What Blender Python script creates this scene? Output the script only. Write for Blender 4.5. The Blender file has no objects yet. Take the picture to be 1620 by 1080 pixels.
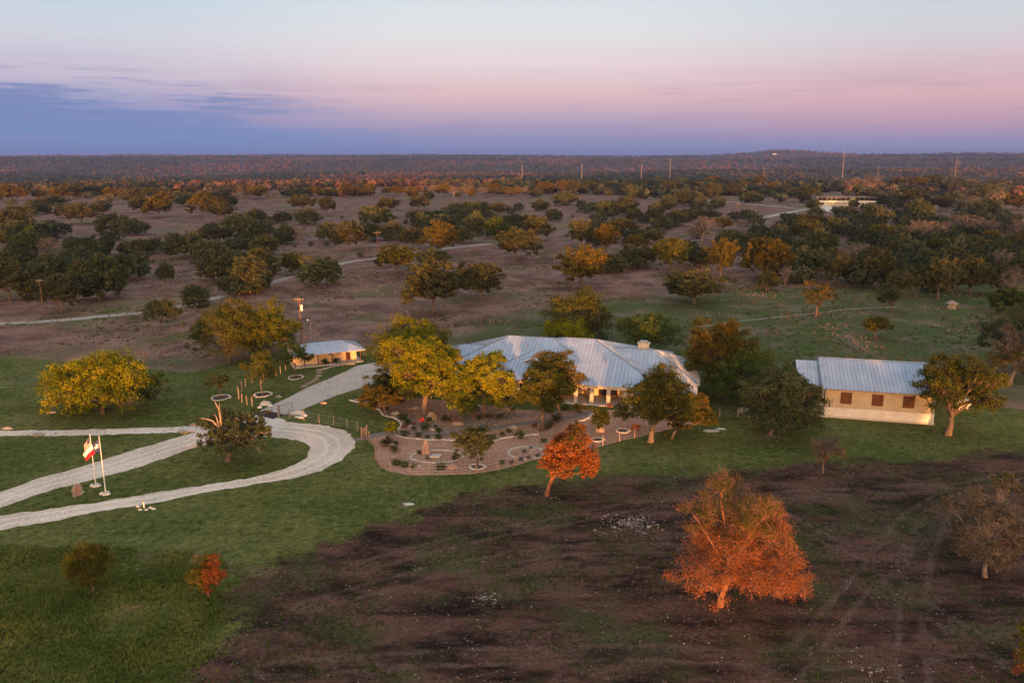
import bpy, bmesh, math, random
import numpy as np
from mathutils import Vector, Matrix
from mathutils.geometry import tessellate_polygon

# ------------------------------------------------------------------ camera, sky, sun, exposure
S = bpy.context.scene
C = S.collection
R = math.radians
FPX, CAM_H, PITCH = 1280.0, 36.0, math.atan(292 / 1280)      # focal length in photo pixels, eye height, tilt down
cam_d = bpy.data.cameras.new('camera')
cam = bpy.data.objects.new('camera', cam_d)
C.objects.link(cam)
cam_d.sensor_width = 36
cam_d.lens = 36 * FPX / 1620
cam_d.clip_start = 0.5
cam_d.clip_end = 60000
cam.location = (0, 0, CAM_H)
cam.rotation_euler = (R(90) - PITCH, 0, 0)
S.camera = cam

SUN_EL, SUN_AZ = 1.05, 0.3            # the sun has almost set behind the camera, a little to the right of straight behind
to_sun = Vector((math.sin(R(SUN_AZ)) * math.cos(R(SUN_EL)), -math.cos(R(SUN_AZ)) * math.cos(R(SUN_EL)), math.sin(R(SUN_EL))))
sun_d = bpy.data.lights.new('sun', 'SUN')
sun = bpy.data.objects.new('sun', sun_d)
C.objects.link(sun)
sun_d.energy = 5.0
sun_d.angle = R(0.55)
sun_d.color = (1.0, 0.39, 0.11)
sun.rotation_euler = to_sun.to_track_quat('Z', 'Y').to_euler()

S.view_settings.view_transform = 'Standard'
S.view_settings.look = 'None'
S.view_settings.gamma = 1
S.view_settings.exposure = 1.0
S.view_settings.use_curve_mapping = False
S.render.engine = 'CYCLES'
S.cycles.max_bounces = 5
S.cycles.diffuse_bounces = 2
S.cycles.glossy_bounces = 2
S.cycles.transmission_bounces = 2
S.cycles.transparent_max_bounces = 4
S.cycles.volume_bounces = 0
S.cycles.use_denoising = True
S.cycles.caustics_reflective = False
S.cycles.caustics_refractive = False


def lin(r, g, b):
    f = lambda c: c / 12.92 if c <= 0.04045 else ((c + 0.055) / 1.055) ** 2.4
    return (f(r / 255), f(g / 255), f(b / 255), 1)


class NT:
    """tiny node-tree helper"""
    def __init__(s, tree):
        s.t = tree
        tree.nodes.clear()

    def n(s, typ, **kw):
        nd = s.t.nodes.new(typ)
        for k, v in kw.items():
            if k == 'ins':
                for i, val in v.items():
                    if hasattr(val, 'is_linked') or isinstance(val, bpy.types.NodeSocket):
                        s.t.links.new(val, nd.inputs[i])
                    else:
                        nd.inputs[i].default_value = val
            else:
                setattr(nd, k, v)
        return nd

    def math(s, op, a, b=0.0, c=0.0):
        return s.n('ShaderNodeMath', operation=op, ins={0: a, 1: b, 2: c}).outputs[0]

    def mix(s, f, a, b, blend='MIX'):
        nd = s.n('ShaderNodeMix', data_type='RGBA', blend_type=blend)
        for i, v in ((0, f), (6, a), (7, b)):
            if isinstance(v, bpy.types.NodeSocket):
                s.t.links.new(v, nd.inputs[i])
            else:
                nd.inputs[i].default_value = v if not (isinstance(v, tuple) and len(v) == 3) else (*v, 1)
        return nd.outputs[2]

    def ramp(s, f, stops, interp='LINEAR'):
        nd = s.n('ShaderNodeValToRGB', ins={0: f})
        cr = nd.color_ramp
        cr.interpolation = interp
        while len(cr.elements) < len(stops):
            cr.elements.new(0.5)
        for e, (p, c) in zip(cr.elements, stops):
            e.position = p
            e.color = c if len(c) == 4 else (*c, 1)
        return nd.outputs[0]

    def sstep(s, v, lo, hi, a=0.0, b=1.0):
        nd = s.n('ShaderNodeMapRange', interpolation_type='SMOOTHSTEP', ins={0: v, 1: lo, 2: hi, 3: a, 4: b})
        return nd.outputs[0]

    def noise(s, vec, scale, detail=3, rough=0.55, out=0):
        return s.n('ShaderNodeTexNoise', ins={'Vector': vec, 'Scale': scale, 'Detail': detail, 'Roughness': rough}).outputs[out]


def make_world():
    w = bpy.data.worlds.new('World')
    S.world = w
    w.use_nodes = True
    t = NT(w.node_tree)
    d = t.n('ShaderNodeTexCoord').outputs['Generated']
    sp = t.n('ShaderNodeSeparateXYZ', ins={0: d})
    x, y, z = sp.outputs
    el = t.math('MULTIPLY', t.math('ARCSINE', z), 57.29578)          # degrees above the horizon
    az = t.math('MULTIPLY', t.math('ARCTAN2', x, y), 57.29578)        # degrees right of the view's heading
    f = t.math('DIVIDE', el, 20.0)
    # the belt of Venus opposite the sunset: earth shadow, rose band, pale zenith
    right = t.ramp(f, [(0.0, lin(138, 148, 190)), (0.04, lin(152, 148, 188)), (0.10, lin(194, 160, 182)), (0.18, lin(222, 178, 186)),
                       (0.27, lin(222, 194, 202)), (0.37, lin(214, 212, 218)), (0.55, lin(200, 216, 226)), (1.0, lin(188, 206, 224))])
    mid = t.ramp(f, [(0.0, lin(132, 148, 194)), (0.05, lin(146, 150, 192)), (0.12, lin(188, 168, 192)), (0.20, lin(228, 192, 197)),
                     (0.30, lin(235, 217, 220)), (0.40, lin(230, 229, 231)), (0.55, lin(214, 227, 235)), (1.0, lin(196, 212, 228))])
    left = t.ramp(f, [(0.0, lin(108, 144, 202)), (0.08, lin(122, 146, 200)), (0.16, lin(160, 162, 202)), (0.24, lin(204, 194, 212)),
                      (0.36, lin(212, 214, 225)), (0.50, lin(194, 214, 230)), (1.0, lin(182, 202, 224))])
    col = t.mix(t.sstep(az, -28, -4), left, mid)
    col = t.mix(t.sstep(az, 4, 28), col, right)
    col = t.mix(t.sstep(el, 18, 80), col, lin(196, 205, 218))
    # blue-grey cloud bank low on the left, wisps along its upper edge
    v = t.n('ShaderNodeCombineXYZ', ins={0: t.math('MULTIPLY', az, 0.05), 1: t.math('MULTIPLY', el, 0.42), 2: 0.0}).outputs[0]
    v2 = t.n('ShaderNodeCombineXYZ', ins={0: t.math('MULTIPLY', az, 0.13), 1: t.math('MULTIPLY', el, 1.9), 2: 3.7}).outputs[0]
    n1 = t.noise(v, 1.6, 4, 0.55)
    n2 = t.noise(v2, 1.5, 10, 0.68)
    nn = t.math('ADD', t.math('MULTIPLY', n1, 0.4), t.math('MULTIPLY', n2, 0.6))
    topline = t.n('ShaderNodeMapRange', ins={0: az, 1: -34.0, 2: -8.0, 3: 5.6, 4: 2.5}).outputs[0]
    dep = t.math('SUBTRACT', topline, el)                                # degrees below the bank's upper edge
    m = t.math('ADD', t.math('MULTIPLY', t.math('SUBTRACT', nn, 0.5), 11.0), t.math('MULTIPLY', dep, 0.55))
    m = t.sstep(m, -0.3, 1.3)
    m = t.math('MULTIPLY', m, t.sstep(az, -26, 6, 0.78, 0.0))
    m = t.math('MULTIPLY', m, t.sstep(dep, -1.6, 0.4))
    ccol = t.mix(t.sstep(el, 0.0, 4.5), lin(122, 148, 198), lin(112, 134, 184))
    col = t.mix(m, col, ccol)
    # a few thin mauve wisps over the middle and the right
    w2 = t.n('ShaderNodeCombineXYZ', ins={0: t.math('MULTIPLY', az, 0.045), 1: t.math('MULTIPLY', el, 0.8), 2: 9.1}).outputs[0]
    wn = t.sstep(t.noise(w2, 1.7, 6, 0.6), 0.50, 0.74)
    wm = t.math('MULTIPLY', wn, t.math('MULTIPLY', t.sstep(el, 7.5, 2.5), t.sstep(el, 0.3, 1.8)))
    col = t.mix(t.math('MULTIPLY', wm, 0.5), col, lin(168, 146, 182))
    spk = t.n('ShaderNodeCombineXYZ', ins={0: t.math('MULTIPLY', az, 0.22), 1: t.math('MULTIPLY', el, 1.6), 2: 2.2}).outputs[0]
    sn = t.math('MULTIPLY', t.sstep(t.noise(spk, 2.2, 5, 0.6), 0.70, 0.78), t.sstep(el, 2.5, 5.0))
    col = t.mix(t.math('MULTIPLY', sn, 0.35), col, lin(150, 160, 188))
    # the sunset half of the sky behind the camera
    sky = t.n('ShaderNodeTexSky', sky_type='NISHITA', sun_disc=False, sun_elevation=R(SUN_EL), sun_rotation=R(180 - SUN_AZ),
              altitude=300, air_density=1.0, dust_density=2.0, ozone_density=1.5)
    skyc = t.mix(1.0, sky.outputs[0], (2.6, 2.1, 1.5, 1), 'MULTIPLY')
    dot = t.math('ADD', t.math('MULTIPLY', x, math.sin(R(SUN_AZ))), t.math('MULTIPLY', y, -math.cos(R(SUN_AZ))))
    col = t.mix(t.sstep(dot, -0.1, 0.9), col, skyc)
    bg = t.n('ShaderNodeBackground', ins={0: col, 1: 0.5})
    out = t.n('ShaderNodeOutputWorld')
    w.node_tree.links.new(bg.outputs[0], out.inputs[0])


make_world()
rng = np.random.default_rng(7)
random.seed(7)


# ------------------------------------------------------------------ helpers
def G(px, py, z=0.0):
    """photo pixel -> point at height z on the ray through it"""
    a, b = (px - 810) / FPX, -(py - 540) / FPX
    dy, dz = math.cos(PITCH) + b * math.sin(PITCH), -math.sin(PITCH) + b * math.cos(PITCH)
    t = (CAM_H - z) / -dz
    return Vector((a * t, dy * t, z))


def depth(p):
    return p[1] * math.cos(PITCH) + (CAM_H - p[2]) * math.sin(PITCH)


def tag(o, label=None, cat=None, group=None, kind=None):
    for k, v in (('label', label), ('category', cat), ('group', group), ('kind', kind)):
        if v:
            o[k] = v
    return o


def link(name, me, mat=None, parent=None, loc=(0, 0, 0), rz=0.0):
    o = bpy.data.objects.new(name, me)
    C.objects.link(o)
    if mat is not None and me is not None and not me.materials:
        me.materials.append(mat)
    o.parent = parent
    o.location = loc
    o.rotation_euler[2] = rz
    return o


def empty(name, loc=(0, 0, 0), rz=0.0):
    o = bpy.data.objects.new(name, None)
    C.objects.link(o)
    o.location = loc
    o.rotation_euler[2] = rz
    o.empty_display_size = 0.3
    return o


def mesh_np(name, V, F, tint=None, smooth=False):
    V = np.asarray(V, dtype=np.float32)
    F = np.asarray(F, dtype=np.int32)
    k = F.shape[1]
    me = bpy.data.meshes.new(name)
    me.vertices.add(len(V))
    me.vertices.foreach_set('co', V.ravel())
    me.loops.add(F.size)
    me.loops.foreach_set('vertex_index', F.ravel())
    me.polygons.add(len(F))
    me.polygons.foreach_set('loop_start', np.arange(0, F.size, k, dtype=np.int32))
    if smooth:
        me.polygons.foreach_set('use_smooth', np.ones(len(F), dtype=bool))
    if tint is not None:
        a = me.attributes.new('tint', 'FLOAT', 'FACE')
        a.data.foreach_set('value', np.asarray(tint, dtype=np.float32))
    me.update(calc_edges=True)
    return me


class MB:
    """collects simple solids into one mesh"""
    def __init__(s):
        s.v, s.f = [], []

    def add(s, v, f):
        o = len(s.v)
        s.v += [tuple(p) for p in v]
        s.f += [tuple(i + o for i in q) for q in f]
        return s

    def box(s, x0, x1, y0, y1, z0, z1):
        return s.add([(x, y, z) for z in (z0, z1) for x, y in ((x0, y0), (x1, y0), (x1, y1), (x0, y1))],
                     [(3, 2, 1, 0), (4, 5, 6, 7), (0, 1, 5, 4), (1, 2, 6, 5), (2, 3, 7, 6), (3, 0, 4, 7)])

    def prism(s, poly, thick):
        """planar 3-D polygon extruded by the vector thick"""
        n = len(poly)
        a = [Vector(p) for p in poly]
        b = [p + Vector(thick) for p in a]
        return s.add(a + b, [tuple(range(n - 1, -1, -1)), tuple(range(n, 2 * n))] + [(i, (i + 1) % n, n + (i + 1) % n, n + i) for i in range(n)])

    def tube(s, pts, rad, n=6, cap=True):
        pts = [Vector(p) for p in pts]
        if not hasattr(rad, '__len__'):
            rad = [rad] * len(pts)
        o = len(s.v)
        for i, p in enumerate(pts):
            t = (pts[min(i + 1, len(pts) - 1)] - pts[max(i - 1, 0)])
            t = t.normalized() if t.length > 1e-6 else Vector((0, 0, 1))
            u = t.cross(Vector((0.13, 1, 0.05)) if abs(t.y) < 0.9 else Vector((1, 0, 0.1))).normalized()
            w = t.cross(u)
            for k in range(n):
                a = 2 * math.pi * k / n
                s.v.append(tuple(p + (u * math.cos(a) + w * math.sin(a)) * rad[i]))
        for i in range(len(pts) - 1):
            for k in range(n):
                a, b = o + i * n + k, o + i * n + (k + 1) % n
                s.f.append((a, b, b + n, a + n))
        if cap:
            s.f.append(tuple(o + n - 1 - k for k in range(n)))
            s.f.append(tuple(o + (len(pts) - 1) * n + k for k in range(n)))
        return s

    def mesh(s, name, smooth=False):
        me = bpy.data.meshes.new(name)
        me.from_pydata(s.v, [], s.f)
        if smooth:
            me.polygons.foreach_set('use_smooth', np.ones(len(me.polygons), dtype=bool))
        me.update()
        return me

    def build(s, name, mat, parent=None, loc=(0, 0, 0), rz=0.0, smooth=False):
        return link(name, s.mesh(name, smooth), mat, parent, loc, rz)


# ------------------------------------------------------------------ materials
M = {}


def new_mat(name):
    m = bpy.data.materials.new(name)
    m.use_nodes = True
    t = NT(m.node_tree)
    t.out = t.n('ShaderNodeOutputMaterial')
    M[name] = m
    return t


def surf(t, col, rough=0.85, bump=None, bstr=0.4, bdist=0.05, metal=0.0, spec=0.3):
    p = t.n('ShaderNodeBsdfPrincipled', ins={'Base Color': col, 'Roughness': rough, 'Metallic': metal, 'Specular IOR Level': spec})
    if bump is not None:
        b = t.n('ShaderNodeBump', ins={'Strength': bstr, 'Distance': bdist, 'Height': bump})
        t.t.links.new(b.outputs[0], p.inputs['Normal'])
    t.t.links.new(p.outputs[0], t.out.inputs[0])


def simple(name, a, b, scale=3.0, rough=0.85, metal=0.0, bump=0.4, bdist=0.03, detail=5, spec=0.3):
    t = new_mat(name)
    v = t.n('ShaderNodeTexCoord').outputs['Object']
    n = t.noise(v, scale, detail, 0.6)
    inf = t.n('ShaderNodeObjectInfo').outputs['Random']
    f = t.math('ADD', t.sstep(n, 0.3, 0.7), t.math('MULTIPLY', t.math('SUBTRACT', inf, 0.5), 0.5))
    f = t.n('ShaderNodeClamp', ins={0: f}).outputs[0]
    surf(t, t.mix(f, a, b), rough, t.noise(v, scale * 3, 4), bump, bdist, metal, spec)


def leaf_mat(name, a, b, c=None, transl=0.3, vary=0.35):
    t = new_mat(name)
    tn = t.n('ShaderNodeAttribute', attribute_name='tint').outputs['Fac']
    rnd = t.n('ShaderNodeObjectInfo').outputs['Random']
    stops = [(0.0, a), (1.0, b)] if c is None else [(0.0, a), (0.6, b), (1.0, c)]
    col = t.ramp(tn, stops)
    k = t.math('ADD', t.math('MULTIPLY', rnd, vary), 1 - vary / 2)
    col = t.mix(1.0, col, t.n('ShaderNodeCombineColor', ins={0: k, 1: k, 2: k}).outputs[0], 'MULTIPLY')
    df = t.n('ShaderNodeBsdfDiffuse', ins={0: col})
    tr = t.n('ShaderNodeBsdfTranslucent', ins={0: col})
    mx = t.n('ShaderNodeMixShader', ins={0: transl, 1: df.outputs[0], 2: tr.outputs[0]})
    t.t.links.new(mx.outputs[0], t.out.inputs[0])


leaf_mat('leaf_dark', (0.030, 0.042, 0.018), (0.074, 0.088, 0.040), (0.118, 0.122, 0.056))
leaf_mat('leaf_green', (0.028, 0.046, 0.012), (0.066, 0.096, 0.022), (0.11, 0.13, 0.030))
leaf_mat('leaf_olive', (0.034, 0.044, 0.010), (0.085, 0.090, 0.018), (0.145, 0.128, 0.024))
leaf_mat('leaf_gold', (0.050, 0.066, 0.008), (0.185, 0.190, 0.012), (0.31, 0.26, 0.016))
leaf_mat('leaf_autumn', (0.040, 0.042, 0.010), (0.105, 0.088, 0.018), (0.18, 0.118, 0.022))
leaf_mat('leaf_field', (0.032, 0.042, 0.017), (0.080, 0.085, 0.034), (0.135, 0.115, 0.045))
leaf_mat('leaf_brown', (0.13, 0.042, 0.013), (0.27, 0.088, 0.026), (0.36, 0.135, 0.050))
leaf_mat('leaf_tan', (0.060, 0.044, 0.026), (0.125, 0.092, 0.054), (0.20, 0.150, 0.095), transl=0.2)
leaf_mat('clods', (0.020, 0.013, 0.011), (0.065, 0.040, 0.031), (0.15, 0.095, 0.075), transl=0.0, vary=0.0)
leaf_mat('leaf_grey', (0.070, 0.062, 0.050), (0.120, 0.104, 0.084), (0.17, 0.145, 0.115), transl=0.1)
leaf_mat('grass_blade', (0.040, 0.062, 0.012), (0.085, 0.110, 0.022), (0.17, 0.145, 0.060), transl=0.3, vary=0.0)
leaf_mat('rough_blade', (0.075, 0.105, 0.022), (0.165, 0.190, 0.048), (0.36, 0.28, 0.14), transl=0.3, vary=0.0)
leaf_mat('dry_blade', (0.075, 0.050, 0.040), (0.22, 0.145, 0.115), (0.40, 0.29, 0.23), transl=0.2, vary=0.0)
leaf_mat('stone_bits', (0.08, 0.055, 0.045), (0.17, 0.13, 0.11), (0.40, 0.35, 0.32), transl=0.0, vary=0.0)
leaf_mat('far_leaf', (0.026, 0.040, 0.024), (0.052, 0.064, 0.038), (0.13, 0.075, 0.055), transl=0.1, vary=0.0)
leaf_mat('thicket_leaf', (0.034, 0.044, 0.022), (0.085, 0.090, 0.048), (0.19, 0.145, 0.095), transl=0.2, vary=0.0)
simple('bark', (0.075, 0.055, 0.042), (0.165, 0.122, 0.095), 2.5, 0.95, bump=0.8, bdist=0.06)
simple('bark_pale', (0.16, 0.115, 0.095), (0.28, 0.21, 0.175), 3.0, 0.9, bump=0.6)
simple('bark_scorched', (0.11, 0.050, 0.032), (0.27, 0.125, 0.080), 3.0, 0.95, bump=0.6)
simple('tan_rock', (0.20, 0.16, 0.12), (0.36, 0.30, 0.24), 2.2, 0.95, bump=0.8, bdist=0.08)
simple('limestone', (0.40, 0.35, 0.29), (0.58, 0.52, 0.45), 1.8, 0.9, bump=0.5)
simple('white_stone', (0.38, 0.35, 0.32), (0.60, 0.57, 0.53), 2.0, 0.9, bump=0.5)
simple('boulder', (0.17, 0.135, 0.115), (0.32, 0.265, 0.23), 2.2, 0.95, bump=0.8, bdist=0.08)
simple('pink_rock', (0.24, 0.15, 0.12), (0.40, 0.28, 0.24), 2.2, 0.95, bump=0.8, bdist=0.08)
simple('cream_wall', (0.56, 0.45, 0.31), (0.64, 0.53, 0.38), 0.8, 0.85, bump=0.15)
simple('tan_siding', (0.40, 0.335, 0.235), (0.47, 0.40, 0.29), 0.6, 0.8, bump=0.1)
simple('concrete', (0.42, 0.37, 0.33), (0.52, 0.47, 0.43), 0.6, 0.9, bump=0.2)
simple('brown_wood', (0.085, 0.030, 0.014), (0.15, 0.055, 0.026), 4.0, 0.7, bump=0.3)
simple('cedar_post', (0.18, 0.125, 0.095), (0.32, 0.24, 0.19), 5.0, 0.9, bump=0.5)
simple('pole_wood', (0.10, 0.052, 0.036), (0.17, 0.095, 0.065), 4.0, 0.9, bump=0.4)
simple('pale_pole', (0.24, 0.185, 0.155), (0.32, 0.25, 0.21), 1.0, 0.8, bump=0.1)
simple('white_paint', (0.60, 0.59, 0.57), (0.72, 0.71, 0.69), 1.0, 0.5, bump=0.05)
simple('steel', (0.34, 0.34, 0.36), (0.46, 0.46, 0.48), 2.0, 0.4, metal=0.8, bump=0.05)
simple('dark_steel', (0.05, 0.035, 0.04), (0.09, 0.065, 0.07), 2.0, 0.7, metal=0.2, bump=0.1)
simple('rust_pipe', (0.16, 0.085, 0.06), (0.26, 0.15, 0.11), 5.0, 0.85, bump=0.2)
simple('glass_dark', (0.012, 0.014, 0.018), (0.02, 0.024, 0.03), 1.0, 0.12, bump=0.0, spec=0.6)
simple('soffit', (0.50, 0.40, 0.30), (0.56, 0.46, 0.35), 1.0, 0.8, bump=0.05)
simple('red_cloth', (0.42, 0.012, 0.022), (0.52, 0.022, 0.03), 3.0, 0.8, bump=0.05)
simple('blue_cloth', (0.025, 0.03, 0.12), (0.04, 0.045, 0.16), 3.0, 0.8, bump=0.05)
simple('white_cloth', (0.68, 0.66, 0.66), (0.76, 0.74, 0.74), 3.0, 0.8, bump=0.05)
simple('red_paint', (0.45, 0.03, 0.02), (0.55, 0.05, 0.03), 3.0, 0.5, bump=0.05)
simple('rust_letter', (0.30, 0.09, 0.05), (0.38, 0.13, 0.07), 5.0, 0.8, bump=0.1)
simple('teal_metal', (0.30, 0.40, 0.43), (0.40, 0.50, 0.53), 0.4, 0.5, metal=0.2, bump=0.05)
simple('mulch', (0.05, 0.035, 0.03), (0.13, 0.09, 0.07), 9.0, 0.95, bump=0.8)
simple('brown_roof', (0.12, 0.085, 0.075), (0.18, 0.13, 0.11), 1.0, 0.7, bump=0.1)
simple('galvanized', (0.35, 0.405, 0.50), (0.45, 0.505, 0.60), 0.35, 0.5, metal=0.45, bump=0.04, spec=0.5)


def sheet_mat(name, base, alt, fine_a, fine_b, streak=0.0):
    """road and bed surfaces: broad patches, fine grit"""
    t = new_mat(name)
    v = t.n('ShaderNodeTexCoord').outputs['Object']
    broad = t.sstep(t.noise(v, 0.16, 4, 0.6), 0.35, 0.68)
    col = t.mix(broad, base, alt)
    g = t.noise(v, 2.6, 5, 0.75)
    col = t.mix(t.sstep(g, 0.50, 0.70), col, fine_a)
    col = t.mix(t.sstep(g, 0.47, 0.30), col, fine_b)
    vo = t.n('ShaderNodeTexVoronoi', ins={'Vector': v, 'Scale': 5.5})
    sp = t.n('ShaderNodeSeparateColor', ins={0: vo.outputs['Color']}).outputs[0]
    col = t.mix(t.math('MULTIPLY', t.sstep(sp, 0.72, 0.95), 0.5), col, fine_a)
    gv = t.math('ADD', t.math('MULTIPLY', t.noise(v, 4.5, 6, 0.8), 1.5), 0.42)
    col = t.mix(0.8, col, t.n('ShaderNodeCombineColor', ins={0: gv, 1: gv, 2: gv}).outputs[0], 'MULTIPLY')
    surf(t, col, 0.95, t.math('ADD', g, t.math('MULTIPLY', vo.outputs['Distance'], -0.5)), 0.5, 0.05)


sheet_mat('gravel_drive', (0.44, 0.355, 0.285), (0.60, 0.50, 0.415), (0.68, 0.59, 0.50), (0.25, 0.20, 0.165))
sheet_mat('gravel_rut', (0.56, 0.465, 0.385), (0.64, 0.55, 0.465), (0.70, 0.61, 0.53), (0.36, 0.295, 0.245))
sheet_mat('gravel_pale', (0.54, 0.46, 0.39), (0.62, 0.54, 0.47), (0.62, 0.56, 0.50), (0.40, 0.34, 0.28))
sheet_mat('drive_concrete', (0.40, 0.34, 0.30), (0.45, 0.385, 0.345), (0.48, 0.42, 0.38), (0.35, 0.295, 0.26))
sheet_mat('garden_gravel', (0.27, 0.130, 0.078), (0.34, 0.180, 0.115), (0.50, 0.33, 0.235), (0.13, 0.060, 0.038))
sheet_mat('garden_path', (0.155, 0.115, 0.105), (0.19, 0.145, 0.13), (0.22, 0.175, 0.16), (0.12, 0.09, 0.08))
sheet_mat('dirt_track', (0.15, 0.125, 0.085), (0.18, 0.150, 0.105), (0.22, 0.19, 0.14), (0.10, 0.085, 0.05))
sheet_mat('track_gravel', (0.26, 0.225, 0.195), (0.31, 0.27, 0.235), (0.36, 0.32, 0.285), (0.19, 0.16, 0.135))


# ------------------------------------------------------------------ the ground
def smooth01(a):
    a = np.clip(a, 0, 1)
    return a * a * (3 - 2 * a)


def vnoise(x, y, scale, seed):
    """cheap value noise for the terrain heights and the tree cover"""
    r = np.random.default_rng(seed).random((64, 64))
    fx, fy = x / scale + 17.3, y / scale + 5.1
    ix, iy = np.floor(fx).astype(int), np.floor(fy).astype(int)
    tx, ty = smooth01(fx - ix), smooth01(fy - iy)
    g = lambda a, b: r[a % 64, b % 64]
    return (g(ix, iy) * (1 - tx) + g(ix + 1, iy) * tx) * (1 - ty) + (g(ix, iy + 1) * (1 - tx) + g(ix + 1, iy + 1) * tx) * ty


def terrain(x, y):
    x, y = np.asarray(x, float), np.asarray(y, float)
    d = np.hypot(x, y)
    z = -24 * smooth01((d - 950) / 900)
    z += 46 * smooth01((d - 2600) / 2600)
    roll = (vnoise(x * .55, y, 900, 3) - 0.5) * 40 + (vnoise(x, y, 420, 4) - 0.5) * 14
    z += roll * smooth01((d - 1100) / 900)
    z += (vnoise(x, y, 1700, 5) - 0.55) * 26 * smooth01((d - 4500) / 2500)
    # the low wooded hills on the right skyline
    for hx, hy, hh, sx, sy in ((2290, 6900, 52, 330, 700), (1800, 7000, 30, 800, 900), (4200, 7800, 34, 1500, 900), (-3600, 9500, 10, 2500, 900), (700, 9000, 8, 1500, 900)):
        z += hh * np.exp(-((x - hx) / sx) ** 2 - ((y - hy) / sy) ** 2)
    z -= 10 * smooth01((d - 10500) / 4000)
    return z


def poly_sd(x, y, poly, lim=12.0):
    """signed distance to a polygon, positive inside"""
    P = np.array([(p[0], p[1]) for p in poly])
    best = np.full(x.shape, 1e9)
    inside = np.zeros(x.shape, bool)
    for (ax, ay), (bx, by) in zip(P, np.roll(P, -1, 0)):
        ex, ey = bx - ax, by - ay
        t = np.clip(((x - ax) * ex + (y - ay) * ey) / (ex * ex + ey * ey + 1e-9), 0, 1)
        best = np.minimum(best, np.hypot(x - ax - t * ex, y - ay - t * ey))
        cond = ((ay > y) != (by > y)) & (x < (bx - ax) * (y - ay) / ((by - ay) + 1e-12) + ax)
        inside ^= cond
    return np.clip(np.where(inside, best, -best), -lim, lim)


def line_d(x, y, pts, lim=12.0):
    best = np.full(x.shape, lim)
    for (ax, ay), (bx, by) in zip(pts[:-1], pts[1:]):
        ex, ey = bx - ax, by - ay
        t = np.clip(((x - ax) * ex + (y - ay) * ey) / (ex * ex + ey * ey + 1e-9), 0, 1)
        best = np.minimum(best, np.hypot(x - ax - t * ex, y - ay - t * ey))
    return best


def gp(pts):
    return [tuple(G(*p))[:2] for p in pts]


SOIL = gp([(255, 1110), (330, 1040), (372, 995), (352, 950), (400, 905), (450, 880), (540, 850), (625, 828), (700, 795), (780, 775), (850, 766), (950, 758), (1050, 749),
           (1150, 742), (1280, 734), (1400, 729), (1470, 727), (1540, 715), (1640, 705), (1800, 760), (1900, 1200), (300, 1200)])
LAWN = gp([(-260, 566), (0, 566), (120, 572), (300, 590), (420, 560), (480, 556), (580, 548), (640, 548), (720, 545), (800, 536), (905, 532), (1040, 548), (1110, 560), (1180, 590), (1260, 600),
           (1470, 612), (1560, 640), (1640, 650), (1640, 735), (1280, 760), (850, 800), (640, 860), (450, 905), (300, 880), (150, 872), (0, 868), (-260, 868)])
MEADOW = gp([(690, 545), (760, 505), (860, 478), (1000, 468), (1180, 455), (1340, 450), (1640, 440), (1900, 440), (1900, 640), (1440, 640), (1200, 600), (900, 560)])
TRACKS = [gp(p) for p in ([(1230, 1080), (1330, 960), (1400, 880), (1440, 820), (1520, 770), (1640, 745)], [(1210, 800), (1300, 850), (1400, 890), (1440, 950), (1530, 1000), (1620, 1060)],
                          [(560, 900), (700, 860), (850, 830), (1000, 800), (1200, 785), (1480, 770)], [(480, 960), (700, 900), (900, 868), (1060, 865)],
                          [(420, 1060), (700, 1040), (1000, 1030), (1300, 1045), (1640, 1010)], [(1445, 1080), (1440, 980), (1455, 880), (1490, 800)])]


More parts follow.
